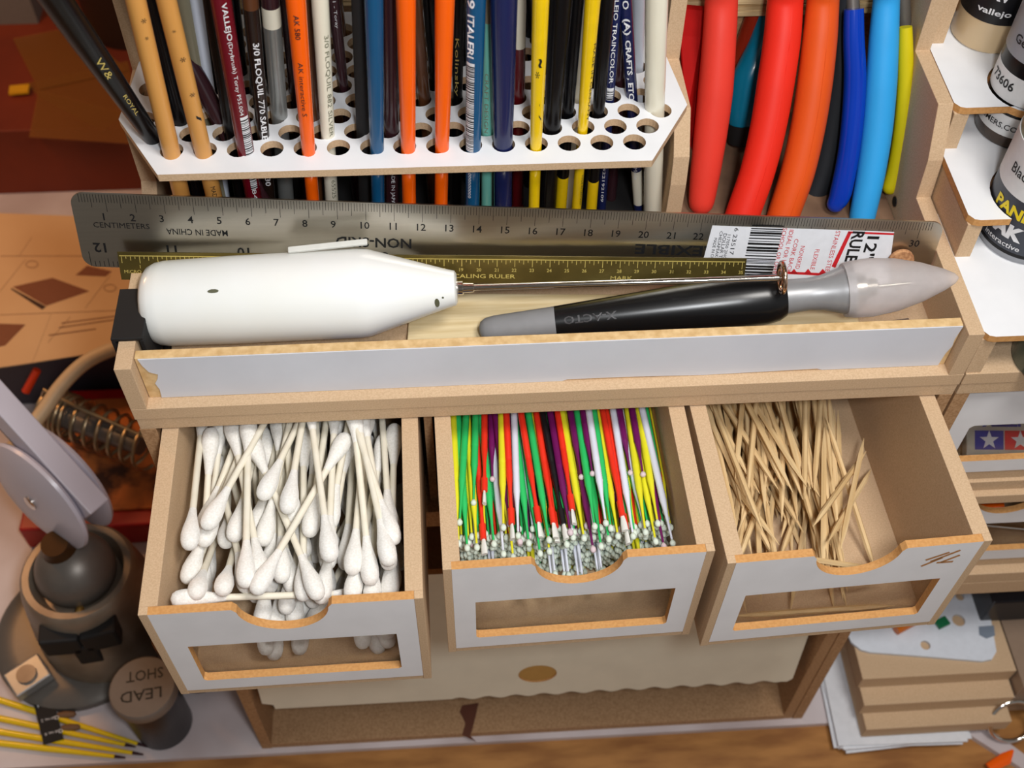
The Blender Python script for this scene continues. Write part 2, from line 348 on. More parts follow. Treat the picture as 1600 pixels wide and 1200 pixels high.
# cotton swabs ----------------------------------------------------
SL = 73.0
def swab_r(t):
    s = min(t, 1-t)*SL
    return 3.1 if s < 8 else max(1.2, 3.1-(s-8)*.25)
def make_swab(name='cotton_swab'):
    r = local_empty(name, (0, 0, 0), '', 'cotton swab'); r['label'] = ''
    mb = MB(); mb.lathe([(6, 1.25), (SL-6, 1.25)], (0, 0, 0), Y, 10); mb.build('stick', PSTICK, r, smooth=40)
    pr = [(0, .5), (.5, 1.8), (1.6, 2.65), (3.4, 3.15), (6, 3.3), (9, 2.9), (12.5, 2.1), (15.5, 1.6), (18, 1.27)]
    for sgn in (0, 1):
        mb = MB(); mb.lathe(pr, (0, 0, 0) if not sgn else (0, SL, 0), Y if not sgn else -Y, 14); mb.build('cotton_tip', COTTON, r, smooth=80)
    return r
swab0 = make_swab(); first = True
pile = Pile(5.8, swab_r, SL)
R = random.Random(11); n_s = 0
def put_swab(a, b, label, z01=None, group='cotton swabs heaped in the left drawer'):
    global first, n_s
    L2 = SL
    if z01 is None:
        z01 = pile.rest(a, b); over = max(max(z01)-62.5, 0); z01 = (min(z01[0]-over*.5, 62.5), min(z01[1]-over*.5, 62.5))
    o = swab0 if first else dup(swab0); first = False
    orient(o, 0, (a[0], a[1], z01[0]), (b[0], b[1], z01[1])); o['label'] = label
    if group: o['group'] = group
    elif 'group' in o: del o['group']
    n_s += 1; return o
sd_a, sd_b = (8.6, 8.0, 60.5), (8.6+68, 8.0+10, 60.5-24)
put_swab(sd_a[:2], sd_b[:2], 'cotton swab slanting down from the left front corner behind the white front', (sd_a[2], sd_b[2]), group=None)
tt = np.linspace(0, 1, 26); pile.P = np.stack([sd_a[0]+(sd_b[0]-sd_a[0])*tt, sd_a[1]+(sd_b[1]-sd_a[1])*tt, sd_a[2]+(sd_b[2]-sd_a[2])*tt-60*(tt > .3)], 1); pile.R = np.full(26, 1.5)
for k, (xa, xb) in enumerate(((17, 14), (25.5, 22), (35, 33), (44, 47), (74, 52))):
    a_ = (xa, 7.6+(k % 2)*1.5); dx_ = xb-xa; b_ = (xb, a_[1]+math.sqrt(SL**2-dx_**2)); put_swab(a_, b_, f'cotton swab behind the window of the left drawer, {("first", "second", "third", "fourth", "fifth")[k]} tip from the left', group=None)
def settle(pl, cand, k, soft):        # of k random positions take the one that comes to rest lowest
    best = None
    for _ in range(k):
        c = cand()
        if c is None: continue
        z = pl.rest(c[0], c[1], commit=False, soft=soft); m_ = max(z)+.5*min(z)+c[2]
        if best is None or m_ < best[0]: best = (m_, c, z)
    return best
def cand_swab():
    ang = R.gauss(0, .20); y0 = 6.9+33*R.random()**1.3; x0 = R.uniform(9.3, W-9.3); x1 = x0+math.sin(ang)*SL; y1 = y0+math.cos(ang)*SL
    return None if not (9.3 < x1 < W-9.3) or y1 > 114 else ((x0, y0), (x1, y1), R.uniform(0, 9))
miss = 0
while n_s < 235 and miss < 6:
    bst = settle(pile, cand_swab, 14, .95)
    if bst is None or max(bst[2]) > 58.5: miss += 1; continue
    (x0, y0), (x1, y1) = bst[1][0], bst[1][1]; z = pile.rest((x0, y0), (x1, y1), soft=.95)
    dx, dy = x1-x0, y1-y0
    low = z[0] < 30
    put_swab((x0, y0), (x1, y1), 'white cotton swab low in the heap in the left drawer' if low else 'white cotton swab in the upper part of the heap in the left drawer', z,
             'buried cotton swabs in the left drawer' if low else 'upper cotton swabs in the left drawer')
# the conspicuous ones on top, traced from their ends
for (u0, v0, u1, v1, lab) in (
    (405, 950, 520, 735, 'cotton swab on top crossing the heap diagonally, near tip at the notch'),
    (262, 930, 470, 985, None),
    (392, 940, 393, 672, 'cotton swab lying straight front to back, just left of the notch centre'),
    (330, 850, 432, 650, 'cotton swab on top in the left half, leaning to the right at the back'),
    (305, 810, 380, 668, 'leftmost of the top cotton swabs leaning right towards the deck'),
    (415, 800, 470, 668, 'short-looking cotton swab with its plump near tip in the heap centre'),
    (455, 825, 478, 668, 'cotton swab with near tip right of the heap centre, behind the diagonal one'),
    (522, 900, 490, 668, 'cotton swab with near tip above the right end of the notch'),
    (612, 900, 560, 668, 'cotton swab with near tip by the right front corner of the left drawer'),
    (580, 915, 556, 668, 'cotton swab second from the right front corner of the left drawer'),
    (625, 865, 565, 690, 'cotton swab touching the right wall of the left drawer'),
    (297, 690, 305, 880, 'cotton swab along the left wall with its far tip near the deck')):
    if lab is None: continue
    A_ = to_local(0, pz(u0, v0, DZ+52)); B_ = to_local(0, pz(u1, v1, DZ+52)); d = V(B_.x-A_.x, B_.y-A_.y, 0).normalized()
    if A_.y > B_.y: A_, B_ = B_, A_; d = -d
    A_.y = max(A_.y, 6.8); A_.x = min(max(A_.x, 9.3), W-9.3); bx = A_.x+d.x*SL; by = A_.y+d.y*SL
    bx = min(max(bx, 9.3), W-9.3)
    put_swab((A_.x, A_.y), (bx, by), lab, group=None)

# toothpicks ------------------------------------------------------
TL_ = 65.0
def pick_r(t): s = min(t, 1-t)*TL_; return 1.1 if s > 10 else .25+.085*s
mb = MB(); mb.lathe([(0, .12), (3, .42), (7, .8), (11, 1.12), (TL_-11, 1.12), (TL_-7, .8), (TL_-3, .42), (TL_, .12)], (0, 0, 0), Y, 6)
pick0 = mb.build('toothpick', PICK); tag(pick0, 'x', 'toothpick')
pile2 = Pile(5.6, pick_r, TL_); n_p = 0; firstp = True
def put_pick(a, b, z01, label, group=None):
    global firstp, n_p
    o = pick0 if firstp else pick0.copy()
    if not firstp: C.scene.collection.objects.link(o)
    firstp = False; n_p += 1; orient(o, 2, (a[0], a[1], z01[0]), (b[0], b[1], z01[1]), R.uniform(0, 6)); o['label'] = label
    if group: o['group'] = group
    elif 'group' in o: del o['group']
def cand_pick():
    y0 = 6.5+44*R.random()**1.1; x0 = R.uniform(7.5, 60); ang = R.gauss(.24-.0065*x0, .24); x1 = x0+math.sin(ang)*TL_; y1 = y0+math.cos(ang)*TL_
    return None if not (7.5 < x1 < 72) or y1 > 115 else ((x0, y0), (x1, y1), max(0, x0-46)*.5+R.uniform(0, 5)-6*(y0-9)/40)
miss = 0
while n_p < 285 and miss < 14:
    bst = settle(pile2, cand_pick, 10, .97)
    if bst is None or max(bst[2])+max(0, bst[1][0][0]-46)*.4 > 33+5*((bst[1][0][1]-9)/40): miss += 1; continue
    (x0, y0), (x1, y1) = bst[1][0], bst[1][1]; z = pile2.rest((x0, y0), (x1, y1), soft=.97)
    if z[0] < 16 and z[1] < 16: lg = ('wooden toothpick low in the pile in the right drawer', 'buried toothpicks')
    elif x0 < 28: lg = ('pale wooden toothpick in the left half of the pile in the right drawer', 'toothpicks in the left half of the pile')
    else: lg = ('pale wooden toothpick in the right half of the pile in the right drawer', 'toothpicks in the right half of the pile')
    put_pick((x0, y0), (x1, y1), z, *lg)
for (u0, v0, u1, v1, zz, lab) in (
    (1390, 865, 1320, 742, 24, 'darker toothpick lying apart at the right, pointing at the notch of the right drawer'),
    (1282, 872, 1390, 755, 26, 'toothpick crossing the pile to the upper right, its tip standing clear of the heap'),
    (1255, 858, 1368, 722, 24, 'toothpick crossing the right part of the pile diagonally'),
    (1235, 780, 1165, 648, 33, 'toothpick lying across the top of the pile pointing down to the right'),
    (1183, 857, 1128, 700, 30, 'toothpick lying along the left wall of the right drawer'),
    (1145, 705, 1172, 862, 28, None),
    (1300, 885, 1345, 750, 22, 'toothpick with its near tip in the notch of the right drawer')):
    if lab is None: continue
    A_ = to_local(2, pz(u0, v0, DZ+zz)); B_ = to_local(2, pz(u1, v1, DZ+zz)); d = V(B_.x-A_.x, B_.y-A_.y, 0).normalized()
    a_ = (min(max(A_.x, 7.5), 78), max(A_.y, 5.5)); b_ = (min(max(a_[0]+d.x*TL_, 7.5), 80), a_[1]+d.y*TL_)
    put_pick(a_, b_, pile2.rest(a_, b_), lab)
for k, (x0, y0, x1, y1) in enumerate(((16, 7, 79.5, 14.5), (12.5, 5.8, 76, 7.0), (20, 11, 80, 19))):
    a_, b_ = (x0, y0), (x1, y1); put_pick(a_, b_, pile2.rest(a_, b_), ('toothpick seen through the window lying sideways, middle one', 'toothpick seen through the window lying closest to the front', 'toothpick seen through the window lying sideways, farthest back')[k])

# micro applicators -----------------------------------------------
MC = {'yellow': (232, 226, 44), 'green': (48, 196, 104), 'red': (240, 52, 30), 'purple': (112, 22, 92), 'white': (228, 232, 246), 'black': (24, 22, 26)}
MM = {k: mat('applicator_'+k, c, .35, scale=30) for k, c in MC.items()}
BUD = mat('pale_green_bud', (222, 234, 220), .7, scale=900, bump=.2); BUDP = mat('pinkish_bud', (220, 200, 206), .7)
BRIS = mat('white_nylon_bristle', (232, 232, 226), .6, scale=800, stretch=(1, .1, 1))
ML = 99.0
def make_micro(colr, kind):
    r = local_empty('micro_applicator', (0, 0, 0), '', 'micro applicator'); m = MM[colr]
    mb = MB()
    if kind == 'bud':
        pr = [(1.2, .42), (9, .5), (14, .75), (20, 1.25), (21, 1.42)]
        for k in range(9): pr += [(22+k*1.1, 1.28), (22.5+k*1.1, 1.42)]
        pr += [(33, 1.4), (ML, 1.35)]; mb.lathe(pr, (0, 0, 0), Y, 8); mb.build('handle', m, r, smooth=50)
        mb = MB(); mb.lathe([(-1.1, .3), (-.8, .8), (0, 1.12), (.9, 1.12), (1.6, .7), (2.2, .38)], (0, 0, 0), Y, 8); mb.build('bud', BUDP if colr == 'purple' else BUD, r, smooth=80)
    else:
        pr = [(6, 1.25), (13, 1.3), (13.2, .85), (17, .7), (22, .8), (29, 1.3)]
        for k in range(6): pr += [(30+k*1.1, 1.15), (30.5+k*1.1, 1.3)]
        pr += [(ML, 1.25)]; mb.lathe(pr, (0, 0, 0), Y, 8); mb.build('handle', m, r, smooth=50)
        mb = MB(); mb.lathe([(-.8, 1.35), (0, 1.3), (3, 1.15), (6, .75)], (0, 0, 0), Y, 10, sx=.55); mb.build('bristle_tuft', BRIS, r, smooth=60)
    return r
mproto = {}
def micro(colr, kind, a, b, label, group=None):
    k = (colr, kind)
    if k in mproto: o = dup(mproto[k])
    else: o = mproto[k] = make_micro(*k)
    orient(o, 1, a, b, R.uniform(0, 6)); o['label'] = label
    if group: o['group'] = group
    elif 'group' in o: del o['group']
    return o
# the packed block: rows of applicators whose tips form a wall
pit = 2.5; rowh = 2.2; rows = 16; base = 7.0
stuff = MB(); cols = ['green', 'yellow', 'white', 'purple', 'red', 'green', 'yellow']
stuffm = [MM[k] for k in ('green', 'yellow', 'white', 'purple', 'red')]+[BUD]
for j in range(rows):
    z = base+j*rowh; nx = 31 if j % 2 else 32
    for i in range(nx):
        x = 7.4+(i+(.5 if j % 2 else 0))*pit; yy = 27+R.uniform(-1.3, 1.3)-(2.0 if j > 12 else 0)*R.random()
        cc = R.choice(cols) if j >= rows-3 else R.choice(['white', 'green', 'white', 'yellow'])
        if yy+ML > 116: yy = 116.3-ML if False else yy
        fwd_ = j in (7, 8, 9) and i in (13, 15, 17, 20, 4, 10, 26)
        if fwd_: yy = 13+R.uniform(-3, 3); cc = 'yellow' if i in (10, 26) else 'white'
        if fwd_: 
            o = micro(cc, 'bud', (x, yy, z), (x, yy+ML, z), f'{cc} micro applicator poking forward low out of the packed block', f'{cc} forward applicators'); continue
        if j >= rows-6:
            ly = ('topmost', 'second', 'third', 'fourth', 'fifth', 'sixth')[rows-1-j]
            half = 'left' if x < 33 else ('middle' if x < 60 else 'right')
            nm = {'green': 'green', 'yellow': 'yellow', 'white': 'white', 'purple': 'purple', 'red': 'red'}[cc]
            micro_l = 88.0
            o = micro(cc, 'bud', (x, yy, z), (x, yy+ML, z), f'{nm} micro applicator in {ly} row of the packed block, {half} third', f'{nm} applicators packed in {ly} row, {half} third')
            o.scale = (1, .9, 1)
        else:
            mi = ('green', 'yellow', 'white', 'purple', 'red').index(cc)
            stuff.lathe([(1.2, .4), (12, .5), (20, 1.2), (ML*.9, 1.2)], (x, yy, z), Y, 6, m=mi)
            stuff.lathe([(-.9, .3), (0, 1.0), (.8, 1.0), (2, .38)], (x, yy, z), Y, 6, m=5)
sm = MB(); sm.m = stuff.m; sm.f = stuff.f; sm.v = [tuple(to_world(1, V(v))) for v in stuff.v]
tag(sm.build('micro_applicator_block', stuffm, smooth=60, origin=to_world(1, V(46, 27, 6))), 'lower rows of packed micro applicators, their pale buds forming a wall', 'micro applicators', kind='stuff')
# second layer, more random
ztop = base+(rows-1)*rowh+2.5
mp = Pile(ztop-1.3, lambda t: 1.3 if t > .16 else .75, ML, 24)
od = ('first', 'second', 'third', 'fourth', 'fifth', 'sixth', 'seventh', 'eighth', 'ninth', 'tenth', 'eleventh', 'twelfth')
spec = []
R2 = random.Random(5)
for k in range(23):
    x0 = 9+k*3.25; c_ = ['green', 'yellow', 'red', 'green', 'white', 'yellow', 'purple', 'green'][k % 8]
    spec.append(('under', c_, 'brush' if c_ in ('red',) else 'bud', (x0+R2.uniform(-.4, .4), R2.uniform(15, 22)), (x0+R2.uniform(-1.6, .6), 0)))
Zt = (ztop+5)
def mtop(xb, xt, yt, c_, kd='bud'):          # pixel data from a crop at 3.2x: back x at its top edge, tip x and y
    T = to_local(1, pz(660+xt*.3125, 640+yt*.3125, DZ+Zt)); B_ = to_local(1, pz(660+xb*.3125, 657, DZ+Zt))
    spec.append(('top', c_, kd, (T.x, max(T.y, 7)), (B_.x, B_.y)))
for a_ in ((155, 180, 640, 'yellow'), (215, 185, 545, 'green'), (265, 255, 445, 'green'), (310, 310, 455, 'red', 'brush'), (345, 350, 330, 'purple'), (370, 437, 545, 'purple'),
           (395, 405, 600, 'yellow'), (420, 450, 640, 'red', 'brush'), (460, 480, 610, 'white'), (500, 595, 605, 'red', 'brush'), (540, 635, 640, 'green'), (580, 668, 615, 'red', 'brush'), (612, 720, 615, 'black', 'brush'),
           (650, 742, 605, 'purple'), (685, 760, 560, 'red', 'brush'), (710, 812, 625, 'yellow'), (752, 797, 322, 'purple'), (785, 862, 590, 'green'), (812, 850, 325, 'purple'), (838, 915, 590, 'white'), (868, 947, 575, 'green'),
           (918, 1015, 580, 'red', 'brush'), (968, 1060, 610, 'white'), (1000, 1045, 292, 'purple'), (1040, 1120, 600, 'yellow'), (1060, 1105, 320, 'purple'), (1095, 1182, 555, 'yellow'), (1140, 1222, 478, 'green')): mtop(*a_)
cnt = {}; tot = {}
for s_ in spec: tot[(s_[0], s_[1])] = tot.get((s_[0], s_[1]), 0)+1
for ly, c_, kd, a_, b_ in spec:
    k = (ly, c_); cnt[k] = cnt.get(k, 0)+1
    if ly == 'under':
        b2 = (b_[0], a_[1]+ML*.9)
    else:
        d = (V(b_[0], b_[1], 0)-V(a_[0], a_[1], 0)).normalized(); Lm = min(ML*.9, (116-a_[1])/d.y); b2 = (a_[0]+d.x*Lm, a_[1]+d.y*Lm)
    b2 = (min(max(b2[0], 7.6), W-7.6), b2[1])
    z0, z1 = mp.rest(a_, b2, soft=.92)
    nth = od[cnt[k]-1]
    what = {'brush': 'brush-tipped', 'bud': 'bud-tipped'}[kd]
    only = 'only' if tot[k] == 1 else nth
    o = micro(c_, kd, (a_[0], a_[1], z0), (b2[0], b2[1], z1), f'{c_} {what} micro applicator, {"top" if ly == "top" else "second"} layer of the middle drawer, {only} {c_} one from left')
    o.scale = (1, math.dist(a_, b2)/ML, 1)
T = to_local(1, pz(1052, 848, DZ+44)); a_ = (min(T.x, W-8), max(T.y, 8), 43); b_ = (a_[0]-4, a_[1]+85, ztop+6)
o = micro('white', 'bud', a_, b_, 'white micro applicator lying on the right beside the wall of the middle drawer'); o.scale = (1, (V(b_)-V(a_)).length/ML, 1)

# ------------------------------------------------------------------ brush rack
RZ = 360.0
rack = empty('brush_rack', (100, 90, TOP), 'white perforated hexagonal brush rack board over the tray, full of upright brushes', 'brush rack')
out = [(17.5, 52), (185.3, 51), (201.8, 79.5), (197.6, 112), (197.6, 140), (6.6, 140), (3.4, 112), (.6, 81)]
holes = []; j = 0; y = 62.3
def inhex(x, y):
    lim_l = 17.5+(.6-17.5)*(y-52)/29 if y < 81 else (.6+(6.6-.6)*(y-81)/59); lim_r = 185.3+(201.8-185.3)*(y-51)/28.5 if y < 79.5 else (201.8-4.2*(y-79.5)/30)
    return lim_l+7.2 < x < lim_r-7.2
while y < 134:
    for i in range(-4, 24):
        x = 20.9+11.39*(i+(.5 if j % 2 else 0))
        if inhex(x, y): holes.append((x, y-.02*(x-100)))
    j += 1; y += 8.25
plate('perforated_board', out, [circ(x, y, 4.0, 20) for x, y in holes], 3, V(0, 0, RZ), X, Y, [WHITE, MDF], rack)
mb = MB(); mb.box(8, 196, 66, 140, TOP+.1, TOP+3); mb.build('bottom_board', BLACKM, rack)  # black stands in for the shade beneath the perforated board
mb = MB(); mb.box(6.4, 8, 84, 146, RZ-9, RZ-3.1); mb.box(196, 197.8, 92, 146, RZ-9, RZ-3.1); mb.build('support_strip', MDFD, rack)
def lens(v): return v
brush_specs = []
def brush(label, hu, hv, tu, prof, mats, mi=None, texts=(), lean=0, nm='paint_brush', bands=(), zb=TOP+3.2, group=None, bar=None, top=150):
    """hole pixel (bottom of the stick where it meets the board), pixel column at the frame top; prof = (mm above board, radius)"""
    Hh = pz(hu, hv, RZ); rb = prof[0][1]
    Hh = V(Hh.x, Hh.y+rb, RZ)
    T = py(tu, 0, Hh.y+lean); d = (T-Hh).normalized()
    tb = (zb-RZ)/d.z
    root = empty(nm, Hh+d*tb, label, 'paint brush', group)
    full = [(tb, prof[0][1]*.9), (tb+1.5, prof[0][1])]+[(t, r) for t, r in prof if t > tb+2]
    if full[-1][0] < top: full.append((top, full[-1][1]))
    # split by bands: list of (from, to, material)
    def radius(t):
        for (a0, r0), (a1, r1) in zip(full, full[1:]):
            if a0 <= t <= a1: return r0+(r1-r0)*(t-a0)/(a1-a0)
        return full[-1][1]
    cuts = [(full[0][0], bands[0][0], mats)] if bands and bands[0][0] > full[0][0] else []
    if bands: cuts += list(bands)
    else: cuts = [(full[0][0], full[-1][0], mats)]
    for k, (t0, t1, m_) in enumerate(cuts):
        pr = [(t0, radius(t0))]+[(t, r) for t, r in full if t0 < t < t1]+[(t1, radius(t1))]
        nmz = 'handle' if k == 0 else 'painted_section'
        MB().lathe(pr, Hh, d, 20).build(nmz, m_, root, smooth=50)
    # a short ferrule and bristles out of the picture
    rt_ = radius(full[-1][0]); e = full[-1][0]
    MB().lathe([(e, rt_*.8), (e+16, rt_*.6)], Hh, d, 14).build('ferrule', CHROME, root, smooth=50)
    MB().lathe([(e+16, rt_*.55), (e+22, rt_*.6), (e+32, .1)], Hh, d, 10).build('bristles', BROWNW, root, smooth=50)
    view = (CAM-Hh).normalized(); n = (view-d*view.dot(d)).normalized(); r_ = n.cross(d) if n.cross(d).dot(rt) > 0 else d.cross(n)
    # texts: (string, v_top pixel, v_bottom pixel, height mm, material, angle offset, bold)
    def t_at(v):          # distance along the brush whose picture row is v
        lo, hi = full[0][0], full[-1][0]
        for _ in range(40):
            m_ = (lo+hi)/2; P = Hh+d*m_+n*radius(m_)-CAM; vv = 600-F*P.dot(up)/P.dot(fwd)
            if vv > v: lo = m_
            else: hi = m_
        return lo
    def wrap(tm, off, lift=.07):
        def f(x, y):          # x runs down the stick, y towards the picture's right
            t = tm-x; R_ = radius(t)+lift; th = off+y/R_
            return Hh+d*t+n*(R_*math.cos(th))+r_*(R_*math.sin(th))
        return f
    groups = {}
    for tx in texts:
        if tx[0] == '|':      # bar code: white patch with dark stripes across
            _, v0, v1, hw, m_, off = tx[:6]; t0, t1 = t_at(v1), t_at(v0); f = wrap((t0+t1)/2, off, .12); L = t1-t0
            def strip(x0, x1, mbx, lift=0):
                for q in range(4):
                    ya, yb = -hw+q*hw/2, -hw+(q+1)*hw/2; ps = [f(x0, ya), f(x1, ya), f(x1, yb), f(x0, yb)]
                    ps = [p+(n*lift) for p in ps]; mbx.add(ps, [(0, 1, 2, 3)])
            g = groups.setdefault('WINK|bar%d' % v0, MB()); strip(-L/2, L/2, g)
            g = groups.setdefault('INK2|bar%d' % v0, MB()); x = -L/2+1.2; rr = random.Random(int(hu))
            while x < L/2-.6:
                wd_ = rr.choice((.2, .35, .55)); strip(x, x+wd_, g, .05); x += wd_+rr.choice((.25, .4, .6))
            continue
        s_, v0, v1, h_, m_, off = tx[:6]; bold = tx[6] if len(tx) > 6 else 0
        t0, t1 = t_at(v1), t_at(v0)
        groups.setdefault(m_+'|%s%d' % (s_, v0), MB()).text(s_, V(0, 0, 0), X, Y, h_, t1-t0, bold, f=wrap((t0+t1)/2, off, .06+h_*h_/(8*radius((t0+t1)/2))))
    MD = {'WINK': WINK, 'INK': INK, 'INK2': INK, 'GINK': GINK, 'GOLD': GOLD, 'RINK': RINK}
    for k, g in groups.items(): g.build('barcode' if '|bar' in k else ('lettering' if 'WINK' in k or len(k) > 12 else 'mark'), MD[k.split('|')[0]], root)
    return root
# front rows, left to right
def spots(seed, root_, hu, hv, tu, r):
    pass
brush('thick black brush leaning far out to the left of the rack', 238, 226, 88, [(0, 3.0), (60, 4.3), (110, 4.8)], BLK, texts=(('Kolinsky', 200, 248-38, 1.6, 'GOLD', .2) if False else ('ROYAL', 150, 180, 1.3, 'GOLD', .1), ('W&', 92, 122, 2.2, 'GOLD', 0)), lean=-25)
brush('leftmost bamboo-coloured brush in the front row', 267, 250, 212, [(0, 3.0), (90, 3.1)], TANW, texts=(('*', 30, 37, 1.8, 'INK2', .3), ('*', 58, 63, 1.2, 'INK2', .2)))
brush('black brush standing between the two bamboo-coloured brushes', 281, 198, 232, [(0, 2.9), (90, 3.2)], BLK)
brush('second bamboo-coloured brush with dark specks, right of the first', 317, 249, 260, [(0, 2.9), (90, 3.1)], TANW, texts=(('*', 90, 97, 2, 'INK2', .2), ('*', 146, 152, 2, 'INK2', .3), ('/', 181, 192, 1.6, 'INK2', .4, .04), ('*', 47, 51, 1.3, 'INK2', 0), ('MADE', 292, 312, 1.6, 'INK2', .1)))
brush('slim olive-grey brush with a lime top, half hidden behind the second bamboo brush', 318, 168, 287, [(0, 2.2), (90, 2.6)], OLIVE, bands=((0, 1, OLIVE),) if False else ((-55, 48, OLIVE), (48, 150, LIME)))
brush('slim bluish-white brush left of the burgundy one', 329, 166, 306, [(0, 1.9), (90, 2.4)], BLUEW)
brush('short dark maroon brush lying over to the left in its hole', 341, 194, 246, [(0, 3.2), (60, 2.6)], MAROON, lean=16)
brush('burgundy brush with white lettering and bar code in the front row', 383, 244, 345, [(0, 2.9), (60, 3.2), (90, 3.2)], BURG,
      texts=(('VALLEJO', 5, 64, 2.2, 'WINK', .15, .01), ('(Drybrush) Toray P55.004', 66, 181, 1.7, 'WINK', .15), ('|', 184, 243, 1.5, 'INK', .45), ('84', 296, 312, 1.5, 'WINK', .2), ('|', 276, 296, 1.2, 'INK', .3)))
brush('black brush directly behind the burgundy one', 362, 212, 332, [(0, 2.9), (90, 3.1)], BLK)
brush('brown and black brush with white lettering, right of the burgundy one', 411, 218, 391, [(0, 2.1), (45, 2.6), (90, 2.6)], BLK, bands=((-58, 52, paint('brown_black_enamel', (34, 22, 18))), (52, 150, BROWNW)),
      texts=(('3/0 FLOQUIL 770 SABLE', 67, 218, 2.4, 'WINK', .1, .02), ('030', 270, 290, 2.0, 'WINK', 0, .02)))
brush('grey metal brush with white band and maroon top', 436, 190, 422, [(0, 2.9), (90, 3.2)], GREYFER, bands=((-55, 38, GREYFER), (38, 45.5, CREAMP), (45.5, 150, MAROON)))
brush('leftmost orange brush in the front row with dark lettering', 482, 245, 462, [(0, 2.3), (60, 3.1), (90, 3.2)], ORANGE,
      texts=(('AK 580', 24, 62, 1.7, 'INK', -.1, .01), ('AK interactive S', 98, 182, 1.6, 'INK', -.1)))
brush('cream brush with worn dark lettering, right of the leftmost orange one', 512, 218, 500, [(0, 2.4), (60, 2.8), (90, 2.8)], CREAMP, texts=(('3/0 FLOQUIL 882 SILVER', 56, 214, 1.8, 'GINK', .45), ('65525', 282, 310, 1.5, 'GINK', .4)))
brush('slim near-black brush with small white lettering, right of the cream one', 537, 140, 521, [(0, 1.7), (60, 2.4)], MAROON, texts=(('1 - Toray', 2, 44, 1.4, 'WINK', 0),))
brush('matte black brush left of the first blue one', 567, 212, 561, [(0, 2.3), (90, 2.6)], BLACKM)
brush('first petrol-blue brush in the front row', 589, 241, 584, [(0, 2.4), (50, 2.9), (90, 3.1)], BLUEP)
brush('dark maroon brush between the first blue and the second orange brush', 612, 212, 611, [(0, 2.6), (90, 2.8)], MAROON, texts=(('MADE IN JAPAN', 262, 325, 1.7, 'WINK', .1),))
brush('second orange brush, plain, in the front row', 638, 241, 634, [(0, 2.5), (60, 3.1), (90, 3.2)], ORANGE)
brush('brown brush leaning behind, between the two plain orange ones', 663, 160, 648, [(0, 2.3), (60, 2.5)], BROWNW)
brush('black brush in a back hole behind the plain orange brushes', 682, 134, 673, [(0, 2.4), (60, 3.2)], BLK)
brush('rightmost orange brush in the front row', 691, 239, 695, [(0, 2.4), (60, 3.1), (90, 3.2)], ORANGE)
brush('slim black brush with gold lettering between the orange and the lettered blue brush', 715, 157, 716, [(0, 1.8), (60, 2.2)], BLK, texts=(('Kolinsky', 60, 150, 1.7, 'GOLD', -.2),))
brush('petrol-blue brush with white lettering and a bar code', 740, 239, 744, [(0, 2.6), (60, 3.1), (90, 3.2)], BLUEP,
      texts=(('9', 0, 14, 2.6, 'WINK', -.5, .02), ('ITALERI', 25, 92, 2.4, 'WINK', -.5, .02), ('|', 100, 238, 1.55, 'INK', -.55), ('1000000000', 268, 310, 1.1, 'WINK', -.4)))
brush('slender mint-green brush between the blue and the navy brush', 762, 212, 763, [(0, 2.1), (30, 1.6), (55, .9), (90, .7)], MINT, texts=(('CRAFT DESIGN', 115, 208, 1.4, 'GINK', -.2),), bands=((-53, 45, MINT), (45, 150, OLIVE)), top=120)
brush('thick navy brush right of the slender mint one', 787, 236, 787, [(0, 3.3), (50, 4.2), (90, 4.9)], NAVY)
brush('dark red and cream slim brush right of the navy one', 811, 158, 812, [(0, 2.2), (90, 2.2)], REDB, bands=((-53, 22, paint('dark_red_enamel', (88, 12, 18))), (22, 150, CREAMP)))
brush('left yellow brush with black marks', 838, 236, 845, [(0, 2.0), (40, 2.5), (90, 2.9)], YEL, texts=(('~', 92, 106, 1.4, 'INK2', .2, .03), ('*', 112, 122, 1.6, 'INK2', -.1), ('. /', 162, 190, 1.0, 'INK2', .5)))
brush('thick black brush right of the left yellow one', 864, 208, 876, [(0, 2.9), (60, 4.0)], BLK, bands=((-56, -53, YEL), (-53, 150, BLK)))
brush('black brush half behind, between the two yellow ones', 888, 182, 900, [(0, 2.2), (60, 2.8)], BLK, bands=((-56, -30, YEL), (-30, 150, BLK)))
brush('faded cream brush behind the right yellow one', 902, 158, 915, [(0, 2.0), (90, 2.0)], CREAMP)
brush('right yellow brush with worn black marks', 911, 208, 926, [(0, 1.8), (40, 2.4), (90, 3.0)], YEL, texts=(('MADE IN GERMANY', 70, 190, 1.0, 'INK2', .9), ('MADE IN GERMANY', 275, 322, .9, 'INK2', .8)))
brush('black brush right of the right yellow one', 936, 182, 948, [(0, 2.1), (60, 2.8)], BLK, bands=((-56, -32, YEL), (-32, 150, BLK)))
brush('navy brush with white lettering running down and a bar code', 953, 157, 963, [(0, 1.8), (90, 2.2)], NAVY,
      texts=(('VALLEJO TRAINCOLOR', -30, 130, 1.9, 'WINK', .0, .01), ('|', 138, 157, 1.3, 'INK', .1), ('8422192109', 255, 315, 1.0, 'WINK', 0)))
brush('dark brown brush between the two navy ones at the right', 969, 132, 977, [(0, 2.2), (60, 2.6)], MAROON)
brush('navy brush with white lettering and a pyramid mark, white lower end', 988, 155, 977, [(0, 2.1), (90, 2.4)], NAVY, bands=((-54, -36, CREAMP), (-36, 150, NAVY)),
      texts=(('O', 0, 14, 2.2, 'WINK', 0, .02), ('CRAFTS , ETC', 62, 155, 2.3, 'WINK', -.1, .03), ('(A)', 28, 54, 2.8, 'WINK', -.1, .03), ('Made', 262, 280, 1.4, 'WINK', -.2)))
brush('bluish-white brush behind the navy one with the pyramid mark', 998, 110, 998, [(0, 2.0), (60, 2.6)], BLUEW, texts=())
